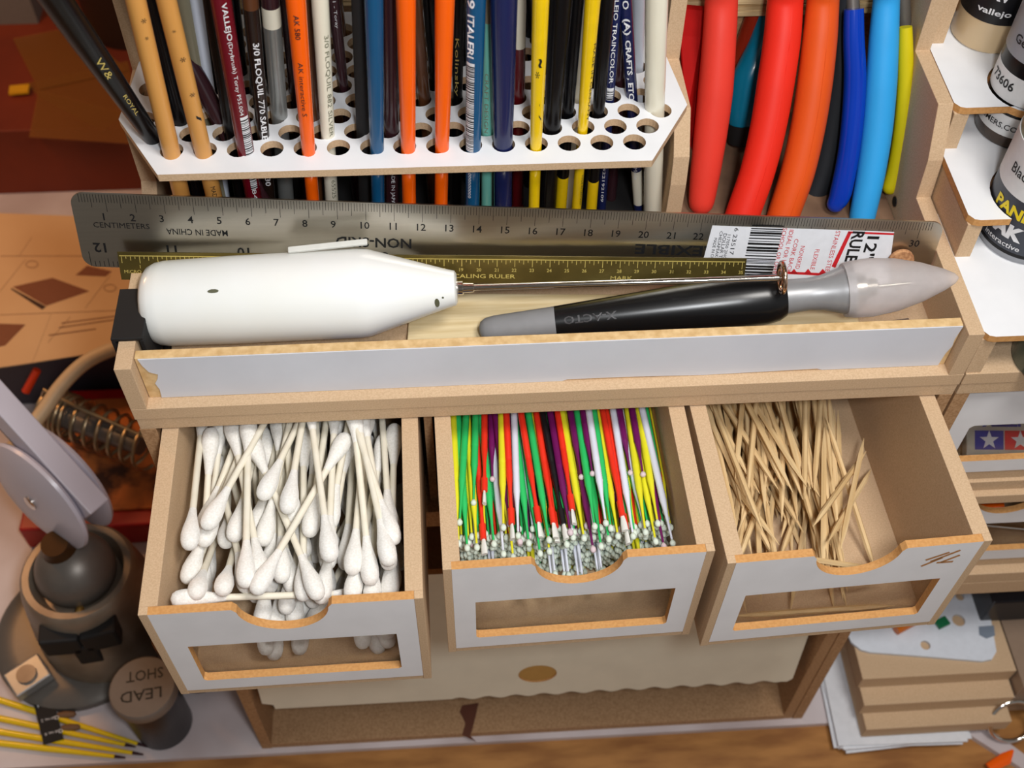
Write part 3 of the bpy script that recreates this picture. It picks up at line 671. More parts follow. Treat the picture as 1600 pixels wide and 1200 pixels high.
brush('thick cream brush, rightmost in the rack', 1025, 178, 1026, [(0, 3.6), (90, 4.1)], CREAMP)
R3 = random.Random(3)
back = [(337, 128, 322), (490, 190, 480), (462, 150, 448), (398, 150, 402), (428, 150, 408), (600, 120, 596), (655, 100, 646), (722, 104, 716), (830, 60, 822), (812, 60, 815), (880, 120, 890), (925, 120, 936), (850, 110, 862), (530, 60, 524), (475, 110, 470), (375, 120, 362), (760, 130, 768)]
bn = ('black', 'dark brown', 'maroon', 'black')
bnear = ('behind the bluish-white one', 'right of the leftmost orange one', 'behind the grey metal one', 'behind the lettered brown one', 'by the maroon top', 'behind the first blue one', 'behind the second orange one', 'behind the gold-lettered one', 'behind the left yellow one', 'behind the navy one', 'left of the right yellow one', 'right of the right yellow one', 'behind the thick black one', 'behind the slim lettered one', 'behind the leftmost orange one', 'behind the burgundy one', 'behind the mint-green one')
for k, (hu, hv, tu) in enumerate(back):
    kk = k % 4
    brush(f'{bn[kk]} brush in the back rows of the rack, {bnear[k]}', hu, hv, tu, [(0, 2.0+R3.random()*.8), (60, 2.4+R3.random()*.5)], (BLK, BROWNW, MAROON, BLK)[kk])

# ------------------------------------------------------------------ steel ruler
TLp, TRp, BLp = V(-15.9, 56.7, 348.9), V(294.3, 42.4, 333.4), V(-17.6, 49.8, 319.4)
ex = (TRp-TLp).normalized(); t_ = BLp-TLp; eyd = (t_-ex*t_.dot(ex)).normalized(); nn = ex.cross(-eyd).normalized()
if nn.dot(CAM-TLp) < 0: nn = -nn
LR, WR = 310.5, 30.6
def R_(s, t, h=0): return TLp+ex*s+eyd*t+nn*h
def rl(u, v): P = pplane(u, v, TLp, nn)-TLp; return P.dot(ex), P.dot(eyd)
ruler = empty('steel_ruler', R_(155, WR), 'long stainless steel ruler with black centimetre marks leaning at the back of the tray', 'ruler')
def rr_poly(L, W_, r, hf, n=6):
    ps = []
    for cx, cy_, a0 in ((L-r, r, -90), (L-r, W_-r, 0), (r, W_-r, 90), (r, r, 180)):
        for i in range(n+1): a_ = math.radians(a0+90*i/n); ps.append((cx+r*math.cos(a_), cy_+r*math.sin(a_)))
    return ps
ps = rr_poly(LR, WR, 4.5, 0); mb = MB(); n_ = len(ps)
mb.add([R_(s, t, 0) for s, t in ps]+[R_(s, t, -.7) for s, t in ps], [tuple(range(n_))[::-1], tuple(range(n_, 2*n_))]+[(i, (i+1) % n_, n_+(i+1) % n_, n_+i) for i in range(n_)])
mb.build('blade', STEEL, ruler)
mb = MB(); mb.add([R_(s, t, -.75) for s, t in ((8, 5), (302, 5), (302, 26), (8, 26))]+[R_(s, t, -1.7) for s, t in ((8, 5), (302, 5), (302, 26), (8, 26))], [(0, 1, 2, 3), (7, 6, 5, 4), (0, 4, 5, 1), (1, 5, 6, 2), (2, 6, 7, 3), (3, 7, 4, 0)])
mb.build('cork_backing', CORK, ruler)
mb = MB()
def tick(s, t0, t1, w_=.16, h=.06, fn=R_): mb.add([fn(s-w_/2, t0, h), fn(s+w_/2, t0, h), fn(s+w_/2, t1, h), fn(s-w_/2, t1, h)], [(0, 1, 2, 3)])
for k in range(1, 305): tick(k+2, .3, 7.2 if k % 10 == 0 else (5.6 if k % 5 == 0 else 3.6))
for k in range(0, 16*12+1):
    tick(LR-3-k*25.4/16, WR-.3, WR-(6.5 if k % 16 == 0 else 5 if k % 8 == 0 else 3.8 if k % 4 == 0 else 2.6), .2)
for k in range(1, 31): mb.text(str(k), R_(k*10+2-(1.6 if k < 10 else .4), 9.3, .07), ex, -eyd, 2.9, bold=.01)
mb.text('CENTIMETERS', R_(16, 12.7, .07), ex, -eyd, 2.2, 19.5)
mb.text('MADE IN CHINA', R_(*rl(308, 363), .07), -ex, eyd, 2.5, 21.5, bold=.008)
mb.text('NON-SKID', R_(*rl(584, 379), .07), -ex, eyd, 4.2, 27, bold=.02)
mb.text('FLEXIBLE', R_(*rl(1062, 391), .07), -ex, eyd, 4.2, 33, bold=.02)
for k in range(5, 13): mb.text(str(k), R_(LR-3-k*25.4+4.2, WR-8.3, .07), -ex, eyd, 4.0, bold=.02)
mb.build('printed_scale', INK, ruler)
# price label wrapped round the right end
lq = [rl(1113, 352), rl(1397, 362), rl(1380, 441), rl(1092, 426)]
lq[2] = (lq[2][0]+2, WR-.4); lq[3] = (lq[3][0], WR-.4)
mb = MB(); mb.add([R_(s, t, .12) for s, t in lq], [(0, 1, 2, 3)]); lab = mb.build('package_label', PAPER, ruler)
(s0, t0), (s1, t1) = lq[0], lq[1]
mk, mr, mbar = MB(), MB(), MB()
def lt(m_, s_, u, v, wlen, h, bold=0): m_.text(s_, R_(*rl(u, v), .2), eyd, ex, h, wlen, bold)
xs = rl(1192, 385)[0]; r4 = random.Random(9); t = 3.6
while t < 26:
    wd_ = r4.choice((.3, .5, .9)); mbar.add([R_(xs-5.8, t, .2), R_(xs+5.8, t, .2), R_(xs+5.8, t+wd_, .2), R_(xs-5.8, t+wd_, .2)], [(0, 1, 2, 3)]); t += wd_+r4.choice((.3, .5, .8))
lt(mk, '12"', 1360, 387, 10, 4.6, .02); lt(mk, 'RULER', 1333, 392, 17, 4.6, .03); lt(mk, '6 23517 10', 1145, 385, 16, 1.5); lt(mk, '117050 2NOP', 1135, 388, 12, 1.1)
lt(mk, 'DOLLAR TREE', 1128, 390, 14, 1.3); lt(mk, 'CHESAPEAKE, VA', 1121, 390, 16, 1.3); lt(mk, 'MADE IN CHINA', 1114, 393, 12, 1.1)
mbar.build('barcode', INK, lab)
mk.build('label_print', INK, lab)
lt(mr, 'IDEAL FOR HOME', 1228, 395, 20, 1.6); lt(mr, 'SCHOOL OR OFFICE', 1217, 396, 22, 1.6); lt(mr, 'CORK BACK', 1238, 400, 15, 1.6); lt(mr, 'NONSKID', 1250, 402, 10, 1.6)
lt(mr, 'FLEXIBLE', 1273, 405, 9, 1.6); lt(mr, 'STAINLESS STEEL', 1300, 395, 19, 1.7)
def lbar(a_, b_, c_, d_): mr.add([R_(*rl(*q), .18) for q in (a_, b_, c_, d_)], [(0, 1, 2, 3)])
lbar((1325, 362), (1331, 362), (1305, 418), (1299, 416)); lbar((1325, 361), (1397, 364), (1396, 367), (1325, 364)); lbar((1212, 423), (1300, 427), (1300, 431), (1212, 427))
for u in (1240, 1262, 1285): lbar((u-6, 427), (u, 420), (u+1, 420), (u+7, 428))
mr.build('label_print', RINK, lab)
tag(MB().lathe([(0, 4.4), (.4, 4.7), (1.6, 4.7), (2, 4.4)], R_(*rl(1405, 402), 1.2), nn, 24).build('cork_plug', CORK, smooth=40, origin=R_(*rl(1405, 402), 1.2)), 'small round cork disc against the right end of the steel ruler', 'cork disc')

# small brass coloured scale ruler
a0, a1, a2 = V(-4, 47.0, 328.3), V(222.6, 37.0, 322.6), V(-3.0, 44.0, 321.2)
ex2 = (a1-a0).normalized(); t_ = a2-a0; ey2 = (t_-ex2*t_.dot(ex2)).normalized(); n2 = ex2.cross(-ey2).normalized()
if n2.dot(CAM-a0) < 0: n2 = -n2
q0, q1, q3, q2 = [pplane(u, v, a0, n2) for u, v in ((183, 394), (1167, 404), (193, 437), (1165, 441))]
ex2 = (q1-q0).normalized(); ey2 = ((q3-q0)-ex2*(q3-q0).dot(ex2)).normalized(); LB = (q1-q0).length; WB = (q3-q0).dot(ey2)
def B__(s, t, h=0): return q0+ex2*s+ey2*t+n2*h
ru2 = empty('scale_ruler', B__(LB/2, WB), 'narrow brass-coloured scale ruler leaning in front of the long steel ruler', 'ruler')
mb = MB(); mb.quadslab([B__(0, 0), B__(LB, 0), B__(LB, WB), B__(0, WB)], n2, .5); mb.build('blade', BRASSY, ru2)
mb = MB(); st = LB/35.4
for k in range(36*4):
    s = 1.2+k*st/4
    if s < LB-.5: tick(s, 1.6, 4.2 if k % 4 == 0 else (3.2 if k % 2 == 0 else 2.5), .22, .05, B__)
mb.add([B__(.5, 1.2, .05), B__(LB-.5, 1.2, .05), B__(LB-.5, 1.5, .05), B__(.5, 1.5, .05)], [(0, 1, 2, 3)])
for k in range(1, 36): mb.text(str(k), B__(1.2+k*st-.2, 5.5, .06), ex2, -ey2, 1.3, bold=.01)
mb.text('SCALING RULER', B__(LB*.575, 8.0, .06), ex2, -ey2, 1.6, 24, .01); mb.text('MICRO', B__(4.5, 7.5, .06), ex2, -ey2, 1.3, 6); mb.text('MARK', B__(LB*.8, 8.2, .06), ex2, -ey2, 1.4, 8)
mb.build('etched_scale', GOLD, ru2)

# ------------------------------------------------------------------ milk-frother style stirrer
A_ = pz(230, 476, 315.5); B_ = pz(714, 450, 322); d = (B_-A_).normalized(); L = (B_-A_).length
fr = empty('battery_stirrer', V(A_.x+50, A_.y, TOP), 'white battery stirrer with tapered body and long metal rod lying in the tray', 'hand mixer')
MB().lathe([(0, 9), (.6, 11.8), (2, 13.6), (4.5, 14.8), (8, 15.3), (30, 15.7), (L*.69, 15.9), (L*.72, 15.5), (L*.97, 6.9), (L-.6, 6.2), (L, 5.2)], A_, d, 56, sx=1.0).build('body', WPLAS, fr, smooth=35)
upn = (V(0, 0, 1)-d*d.z).normalized(); side = d.cross(upn)
mb = MB(); p0 = pplane(450, 391, A_+upn*15.9+V(0, 3, 0), V(0, -.4, 1).normalized()); p1 = pplane(574, 378, A_+upn*18.5+V(0, 3, 0), V(0, -.4, 1).normalized())
dd = (p1-p0).normalized(); u3 = V(0, -.4, 1).normalized(); s3 = dd.cross(u3)
mb.obox((p0+p1)/2, dd, s3, u3, (p1-p0).length, 2.2, 1.6); mb.build('switch_lever', mat('grey_white_plastic', (214, 214, 208), .4), fr, bevel=.4)
E_ = pz(1222, 434, 332.5); rd = (E_-B_).normalized(); rL = (E_-B_).length
MB().lathe([(-1, 2.6), (2.2, 2.6), (2.4, 1.9), (6, 1.7), (6.2, 1.15), (rL, 1.05)], B_, rd, 18).build('rod', CHROME, fr, smooth=40)
mb = MB(); ring = [E_+(upn*math.cos(t)+side*math.sin(t))*5.2 for t in [i*2*math.pi/28 for i in range(29)]]
mb.tube(ring, .85, 8); mb.lathe([(-.5, 2.2), (.5, 2.2)], E_, rd, 16); mb.obox(E_, upn, side, rd, 10, 1.2, .8); mb.build('whisk_ring', mat('copper_chrome', (225, 190, 165), .15, 1), fr, smooth=60)
mb = MB(); h0 = A_-d*.3; mb.tube([h0+upn*6-side*3, h0-d*2.3+upn*5-side*3, h0-d*3.0+V(0, 0, 0)-side*3, h0-d*2.3-upn*5-side*3, h0-upn*6-side*3], .7, 8); mb.build('hanging_loop', CHROME, fr, smooth=60)
mb = MB()
def onbody(u, v, rad):    # point of the body surface under a pixel
    r = ray(u, v).normalized(); lo_ = None; t = 300
    while t < 520:
        P = CAM+r*t; q = P-A_; ax_ = q.dot(d)
        if (q-d*ax_).length < rad: return P
        t += .25
    return CAM+r*400
for (u, v, a_, b_) in ((333, 455, 2.0, .7), (683, 473, .9, 1.9), (692, 465, .4, .4)):
    P = onbody(u, v, 15.8 if u < 500 else 15.5-8.6*((((pplane(u, v, A_, V(0, 0, 1))-A_).dot(d))-L*.72)/(L*.25))); nrm = (P-A_-d*(P-A_).dot(d)).normalized(); s_ = d.cross(nrm)
    mb.add([P+nrm*.12+d*(a_*math.cos(t))+s_*(b_*math.sin(t)) for t in [i*math.pi/5 for i in range(10)]], [tuple(range(10))])
mb.build('paint_spot', mat('olive_spot', (92, 92, 70), .6), fr)

# ------------------------------------------------------------------ hobby knife with frosted cap
A_ = pz(749, 516, 305); B_ = pz(1497, 434, 327); d = (B_-A_).normalized(); L = (B_-A_).length
def kx(u):  # position along the axis for a pixel column
    lo, hi = 0, L
    for _ in range(30):
        m_ = (lo+hi)/2; P = A_+d*m_-CAM
        if 800+F*P.dot(rt)/P.dot(fwd) < u: lo = m_
        else: hi = m_
    return lo
kn = empty('hobby_knife', V(A_.x+80, A_.y, TOP), 'black and grey hobby knife with frosted cap lying in the tray', 'knife')
MB().lathe([(0, 1.2), (.7, 3.0), (2.5, 4.2), (6, 4.8), (kx(868), 5.7)], A_, d, 32).build('rear_grip', GREYRUB, kn, smooth=40)
MB().lathe([(kx(868)+.02, 5.75), (kx(960), 7.0), (kx(1060), 8.4), (kx(1150), 9.3), (kx(1195), 9.2), (kx(1215), 8.4), (kx(1226), 7.0)], A_, d, 40).build('handle', BLACK, kn, smooth=40)
MB().lathe([(kx(1220), 6.4), (kx(1240), 6.1), (kx(1262), 5.8), (kx(1285), 6.4), (kx(1310), 8.0), (kx(1326), 9.1), (kx(1331), 9.2)], A_, d, 40).build('collar', GREYMET, kn, smooth=40)
po = [(kx(1318), 9.6), (kx(1330), 10.2), (kx(1360), 10.5), (kx(1400), 9.4), (kx(1440), 7.0), (kx(1475), 3.9), (L-1.2, 1.9), (L, .6)]
MB().lathe(po, A_, d, 40).build('cap', CAPM, kn, smooth=40)
MB().lathe([(kx(1331), 5.0), (kx(1350), 5.0), (kx(1352), 3.4), (kx(1368), 3.0), (kx(1372), .8), (kx(1420), .5)], A_, d, 20).build('blade_collet', STEEL, kn, smooth=40)
# raised maker's mark, upside down on the handle
tc_ = kx(922); cen = A_+d*tc_; vw = (CAM-cen).normalized(); n_ = (vw-d*vw.dot(d)).normalized(); r_ = n_.cross(d)
if r_.dot(up) < 0: r_ = -r_
def kw(x, y):
    t = tc_-x; rr_ = 5.75+(t-kx(868))/(kx(960)-kx(868))*1.25+.3; th = y/rr_-.02; return A_+d*t+n_*(rr_*math.cos(th))-r_*(rr_*math.sin(th))
mb = MB(); mb.text('X-ACTO', V(0, 0, 0), X, Y, 3.0, 19, .02, f=kw); mb.build('embossed_lettering', mat('embossed_black', (58, 56, 58), .35), kn)

tag(MB().obox(V(182, 27, TOP+1.7), V(1, -.06, 0).normalized(), V(.06, 1, 0).normalized(), Z, 168, 30, 3.2).build('wooden_slat', PINE, origin=(182, 27, TOP), bevel=.5), 'pale wooden slat lying flat in the tray under the knife', 'wooden slat')
P0, P1 = V(70, 14.5, TOP+4.7), V(124, 13.8, TOP+4.7); dd = (P1-P0).normalized()
bt = empty('blue_tool_handle', P0, 'blue dimpled tool handle between the stirrer and the knife behind the rail', 'tool handle')
MB().lathe([(0, 2), (1, 4), (4, 4.4), (50, 4.4), (54, 3.2)], P0, dd, 24).build('grip', paint('dark_blue_grip', (18, 30, 100)), bt, smooth=50)
mb = MB()
for k in range(14):
    for a_ in (-.9, -.2, .5):
        c_ = P0+dd*(4+k*3.4+(1.7 if a_ == -.2 else 0))+V(0, -math.sin(a_)*4.3 if 0 else 4.3*math.sin(a_), 4.3*math.cos(a_)); mb.lathe([(-.5, .9), (.2, .8), (.45, .3)], c_, (c_-P0-dd*(c_-P0).dot(dd)), 8)
mb.build('dimple', mat('blue_dimple', (30, 70, 190), .3), bt, smooth=60)
# black clip hooked over the left wall of the tray
mb = MB(); mb.box(-2.2, 8.6, 12, 35, 321.1, 322.6); mb.box(-2.2, -.8, 12, 35, 309, 321.1); mb.box(7.2, 8.6, 12, 35, 300, 321.1)
tag(mb.build('black_clip', BLACKM, bevel=.3, origin=(3, 23, 321)), 'black plastic clip hooked over the left end wall of the tray', 'clip')
tag(MB().tube([(10.4, 9.5, TOP+4), (11.4, 30, TOP+4), (12, 60, TOP+4)], 1.6, 10).build('black_rod', BLACK, smooth=50, origin=(11, 30, TOP)), 'black rod lying in the left end of the tray under the stirrer', 'rod')
mb = MB(); mb.add([pz(u, v, TOP+.4) for u, v in ((1345, 512), (1420, 500), (1428, 507), (1360, 516))], [(0, 1, 2, 3)]); mb.m = [0]
mb = MB(); P = pz(1390, 507, TOP+.8); mb.obox(P, V(1, .12, 0).normalized(), V(-.12, 1, 0).normalized(), Z, 16, 3, .8)
tag(mb.build('clear_strip', mat('smoky_plastic', (150, 130, 128), .2, trans=.6), origin=P), 'small smoky plastic strip on the tray floor at its right end', 'plastic strip')

# ------------------------------------------------------------------ pliers hanging in the right bay
def grip_path(pts, y0=126, y1=76, vmax=340):
    out_ = []
    for (u, v) in pts: yy = y0+(y1-y0)*max(-.35, v)/vmax; out_.append(py(u, v, yy))
    return out_
def smooth_path(P, k=6):
    r = []; n = len(P)
    for i in range(n-1):
        p0, p1, p2, p3 = P[max(i-1, 0)], P[i], P[i+1], P[min(i+2, n-1)]
        for j in range(k):
            t = j/k; r.append(.5*((2*p1)+(p2-p0)*t+(2*p0-5*p1+4*p2-p3)*t*t+(3*p1-p0-3*p2+p3)*t**3))
    r.append(P[-1]); return r
def lerpl(a, k):
    r = []
    for i in range(len(a)-1): r += [a[i]+(a[i+1]-a[i])*j/k for j in range(k)]
    return r+[a[-1]]
def pliers(label, pts, wpx, col, y0=126, y1=76, rear=True, shaft=None, dark=None, rough=.45, flat=1.0, seam=False, tip=True):
    P = grip_path(pts, y0, y1); rad = [w_/2/(F/(p-CAM).dot(fwd)) for w_, p in zip(wpx, P)]
    root = empty('pliers', P[0], label, 'pliers'); m = paint('grip_paint', col, rough) if rough < .2 else mat('grip_rubber', col, max(rough, .5), scale=60, spec=.3)
    Q = smooth_path(P); rq = lerpl(rad, 6)
    if tip:   # rounded end
        e = (Q[-1]-Q[-2]).normalized(); r0 = rq[-1]
        for k in (.45, .75, .93, 1.0): Q.append(Q[-1]*0+P[-1]+e*r0*k*1.0); rq.append(r0*math.sqrt(max(.01, 1-k*k)))
    MB().tube(Q, rq, 20, flat=flat).build('front_grip', m, root, smooth=60)
    top = P[0]; hd = V(top.x, 128, 425)
    if seam:
        mb = MB(); cm = []
        for i in range(0, len(Q)-5):
            vw = (CAM-Q[i]).normalized(); t = (Q[i+1]-Q[i]).normalized(); vw = (vw-t*vw.dot(t)).normalized(); sd = t.cross(vw); sd = sd if sd.dot(rt) > 0 else -sd
            cm.append(Q[i]+(vw*.9+sd*.42)*rq[i]*.985)
        mb.tube(cm, .16, 6); mb.build('mould_seam', m, root, smooth=60)
    if shaft is not None:
        MB().tube([shaft[0], (shaft[0]+shaft[1])/2, shaft[1]], 2.6, 12).build('steel_shank', IRON2, root, smooth=60)
        top = shaft[0]
    MB().tube([top-V(0, 0, 4), top+V(0, 1, 10), hd], [3.2, 3.5, 4], 10).build('steel_arm', IRON2, root, smooth=60)
    MB().lathe([(-4, 8), (4, 8)], hd, X, 20).build('pivot', IRON2, root, smooth=40)
    MB().tube([hd, hd+V(0, 4, 14), hd+V(0, 5, 30)], [5.5, 4, 1.5], 10).build('jaws', IRON2, root, smooth=60)
    return root, hd
pliers('red textured-grip pliers, leftmost of the hanging pliers', [(1126, -40), (1127, 0), (1124, 60), (1118, 140), (1110, 210), (1102, 270), (1096, 315)], [50, 52, 53, 55, 52, 47, 40], (226, 62, 48), 122, 84, rough=.5)
pliers('bright red pliers with mould seam, between the textured red and the orange ones', [(1232, -40), (1227, 0), (1222, 60), (1212, 130), (1200, 200), (1183, 270), (1162, 330), (1150, 362)], [54, 56, 58, 58, 56, 54, 53, 50], (232, 46, 30), 122, 78, seam=True)
pliers('orange-red pliers with mould seam, right of the bright red ones', [(1290, -40), (1286, 0), (1281, 60), (1273, 130), (1262, 200), (1246, 270), (1226, 330), (1215, 362)], [48, 50, 54, 55, 54, 53, 50, 48], (222, 84, 26), 121, 78, seam=True)
pliers('dark grey grip pliers behind the orange and blue ones', [(1318, -30), (1316, 30), (1312, 110), (1304, 190), (1290, 260), (1272, 305)], [26, 28, 34, 40, 44, 40], (34, 36, 40), 128, 92, rough=.6)
P0, P1 = py(1331, -30, 128), py(1333, 22, 122)
pliers('glossy dark blue grip pliers with grey shank', [(1334, 14), (1334, 60), (1336, 120), (1333, 180), (1326, 240), (1314, 300), (1306, 318)], [31, 33, 35, 35, 34, 34, 28], (8, 56, 172), 121, 80, shaft=(P0, P1), rough=.15)
pliers('light blue grip pliers, broadest of the blue ones', [(1389, -40), (1385, 0), (1381, 60), (1377, 130), (1371, 200), (1361, 270), (1348, 335), (1345, 352)], [38, 41, 46, 48, 47, 44, 40, 35], (48, 160, 228), 121, 78, rough=.55)
P0, P1 = py(1410, -30, 126), py(1414, 46, 120)
pliers('yellow grip pliers with grey shank, rightmost of the hanging pliers', [(1415, 42), (1415, 90), (1414, 150), (1409, 210), (1400, 262), (1391, 292)], [20, 24, 26, 27, 26, 24], (206, 190, 14), 118, 84, shaft=(P0, P1), rough=.3)
# things hanging further back in the bay
Pb = [py(u, v, y_) for u, v, y_ in ((1205, 20, 140), (1192, 70, 136), (1172, 120, 130), (1162, 165, 126), (1160, 190, 124))]
tb = empty('snips', Pb[0], 'teal and black handled snips behind, between the textured red and the bright red pliers', 'snips')
MB().tube(smooth_path(Pb), lerpl([5, 6, 7, 6.5, 6], 6), 16).build('teal_grip', TEALB, tb, smooth=60)
Pc = [p+V(5, 1.5, 2) for p in Pb]; MB().tube(smooth_path(Pc), lerpl([5, 5, 5, 5, 4.4], 6), 12).build('black_inlay', BLACKM, tb, smooth=60)
MB().tube([Pb[-1], Pb[-1]+(Pb[-1]-Pb[-2]).normalized()*9], [6.6, 5.4], 16).build('black_butt', BLACKM, tb, smooth=60)
Pb = [py(u, v, y_) for u, v, y_ in ((1185, 10, 143), (1168, 60, 141), (1150, 110, 139), (1135, 160, 137))]
tag(MB().tube(smooth_path(Pb), lerpl([4.2, 4.2, 4.2, 3.4], 6), 14).build('rust_red_tool_handle', paint('rust_red', (150, 40, 20)), smooth=60, origin=Pb[0]), 'rust-red tool handle slanting behind the textured red pliers', 'tool handle')
mb = MB(); mb.add([V(205.0, 128, 366), V(207.5, 96, 333), V(213, 98, 318), V(216, 126, 366)]+[V(205.0, 131, 366), V(207.5, 99, 333), V(213, 101, 318), V(216, 129, 366)], [(0, 1, 2, 3), (7, 6, 5, 4), (0, 4, 5, 1), (1, 5, 6, 2), (2, 6, 7, 3), (3, 7, 4, 0)])
tag(mb.build('red_tool_handle', REDB, origin=(208, 110, 350)), 'flat deep red handle against the rack wall, left of the textured red pliers', 'tool handle')

# ------------------------------------------------------------------ right-hand unit with paint shelves
ru = empty('paint_station', (350, 60, 0), 'fibreboard paint storage unit at the right with white shelves and closed drawers', 'storage unit')
mb = MB(); mb.box(300.4, 480, 0, 150, DECK+6.5, TOP); part('deck', mb, MDF, ru)
mb = MB(); mb.box(300.8, 480, .4, 150, DECK, DECK+6.1); part('drawer_bay_top', mb, MDF, ru)
mb = MB(); mb.prism([(.6, TOP), (150, TOP), (150, 425), (114, 425), (113, 354.9), (76, 354.9), (75, 335.9), (38.5, 335.9), (37.5, 316.9), (1, 316.9)], 'x', 300.2, 306); part('stepped_side_panel', mb, MDF, ru)
cB = pz(1580, 198, 339); cB = V(cB.x, cB.y, 339); cD = pz(1597, 364, 320); cD = V(cD.x, cD.y, 320)
def cut(poly_front, c_, r_):      # open round notch in the front edge of a shelf
    h = poly_front-c_.y
    if abs(h) >= r_: return []
    a0 = math.asin(h/r_); return [(c_.x+r_*math.cos(t), c_.y+r_*math.sin(t)) for t in [math.pi-a0-(math.pi-2*a0)*i/24 for i in range(25)]]
for z, yf, yb in ((320, -.5, 60), (339, 37.5, 98), (358, 75.5, 134)):
    poly = [(299.8, yf+3), (301.5, yf+.6), (303.5, yf)]+(cut(yf, cD, 18.2) if z == 339 else [])+[(480, yf), (480, yb), (299.8, yb)]
    plate('white_shelf', poly, [circ(cB.x, cB.y, 15.3, 32)] if z > 350 else [], 3, V(0, 0, z), X, Y, [WHITE, EDGE], ru)
mb = MB(); mb.box(300.8, 306.4, 0.6, 150, 110, DECK); part('drawer_bay_side', mb, MDFD, ru)
mb = MB(); mb.box(306.4, 480, 2.0, 150, 218.5, 212.0); part('shelf', mb, MDF, ru)
mb = MB(); mb.box(306.4, 480, -1, 150, 205.5, 211.8); part('shelf', mb, MDF, ru)
mb = MB(); mb.box(300.8, 480, -1, 150, 118.5, 130); part('shelf', mb, MDF, ru)
mb = MB(); mb.box(300.8, 480, -1, 150, 130.2, 139); part('shelf', mb, MDF, ru)
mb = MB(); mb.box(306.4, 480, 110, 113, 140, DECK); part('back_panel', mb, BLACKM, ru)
def closed_front(z0, z1, notch, label):
    r = empty('closed_drawer', (380, 4, z0), label, 'drawer')
    H_ = z1-z0; W2 = 92
    out = [(0, 0), (W2, 0), (W2, H_)]
    if notch:
        c_ = 46; out.append((c_+15.6, H_)); out += [(c_+15*math.cos(math.radians(3+174*i/20)), H_-1-14.5*math.sin(math.radians(3+174*i/20))) for i in range(21)]; out.append((c_-15.6, H_))
    out.append((0, H_))
    plate('front_panel', out, [[(8.5, 8.5), (83.5, 8.5), (83.5, 33), (82, 34.5), (10, 34.5), (8.5, 33)]], 3, V(307.5, 3.2, z0), X, Z, [WHITE, EDGE], r)
    mb = MB(); mb.box(307.5, 313.4, 6.4, 100, z0-3, z1); mb.box(393.5, 399.4, 6.4, 100, z0-3, z1); mb.build('side_panel', MDF, r)
    mb = MB(); mb.box(307.5, 399.4, 4.6 if 0 else 3.6, 100, z0-5.8 if z0 > 200 else z0-5.8, z0-.1); mb.build('bottom_panel', MDF, r)
    mb = MB(); mb.box(313.6, 393.4, 6.6, 7.1, z0+7, z0+37); mb.build('window_pane', CLEAR, r)
    return r
closed_front(225, 284.6, False, 'upper closed drawer of the right unit, putty packets behind its window')
closed_front(146, 204.6, True, 'lower closed drawer of the right unit with notched white front')
# putty packets seen through the window
def packet(x0, lab, mirror):
    r = empty('putty_packet', (x0+16, 14, 226), lab, 'packet', 'putty packets')
    c_ = V(x0+17, 18, 236.5); ez_ = V(0, .75, .66).normalized(); ex_ = V(1, -.06, 0).normalized(); ey_ = ez_.cross(ex_)
    MB().obox(c_, ex_, ey_, ez_, 33, 5, 26).build('box', mat('packet_card', (196, 190, 176), .5), r, bevel=.5)
    f0 = c_-ey_*2.6 if ey_.y > 0 else c_+ey_*2.6
    nrm = -ey_ if ey_.y > 0 else ey_; f0 = c_+nrm*2.62
    b_, r2, w_ = MB(), MB(), MB()
    def rect(m_, x, z, w, h, l=0): m_.add([f0+nrm*l+ex_*(x-w/2)+ez_*(z-h/2), f0+nrm*l+ex_*(x+w/2)+ez_*(z-h/2), f0+nrm*l+ex_*(x+w/2)+ez_*(z+h/2), f0+nrm*l+ex_*(x-w/2)+ez_*(z+h/2)], [(0, 1, 2, 3)])
    rect(b_, -7, -5.6, 12, 8); rect(r2, 6, -5.6, 13, 8); rect(r2, 2, 9.5, 26, 4)
    for cx in (-7, 6):
        pts = []
        for k in range(10): a_ = math.pi/2+k*math.pi/5; q = 4.2 if k % 2 == 0 else 1.7; pts.append(f0+nrm*.08+ex_*(cx+q*math.cos(a_))+ez_*(-5.6+q*math.sin(a_)))
        w_.add(pts+[f0+nrm*.08+ex_*cx-ez_*5.6], [(k, (k+1) % 10, 10) for k in range(10)])
    b_.text('PUTTY', f0+nrm*.05+ex_*2+ez_*2.6, -ex_, -ez_, 5.2, 24, .03); w_.text('87053-250', f0+nrm*.1+ex_*2+ez_*9.5, -ex_, -ez_, 2.2, 22, .01)
    b_.build('print', BINK, r); r2.build('print', RINK, r); w_.build('print', WINK, r)
packet(325, 'white putty packet with blue and red star marks, left one behind the drawer window', 0)
packet(360, 'white putty packet with blue and red star marks, right one behind the drawer window', 1)
tag(MB().tube([(318, 14, 160), (340, 20, 165), (365, 16, 172)], 2.2, 8).build('orange_stick', ORANGE, smooth=60, origin=(318, 14, 147)), 'thin orange stick behind the window of the lower closed drawer', 'stick')
tag(MB().tube([(316, 12, 154), (345, 22, 151.5), (386, 14, 153)], 1.4, 8).build('metal_rod', CHROME, smooth=60, origin=(316, 12, 147)), 'thin metal rod behind the window of the lower closed drawer', 'rod')

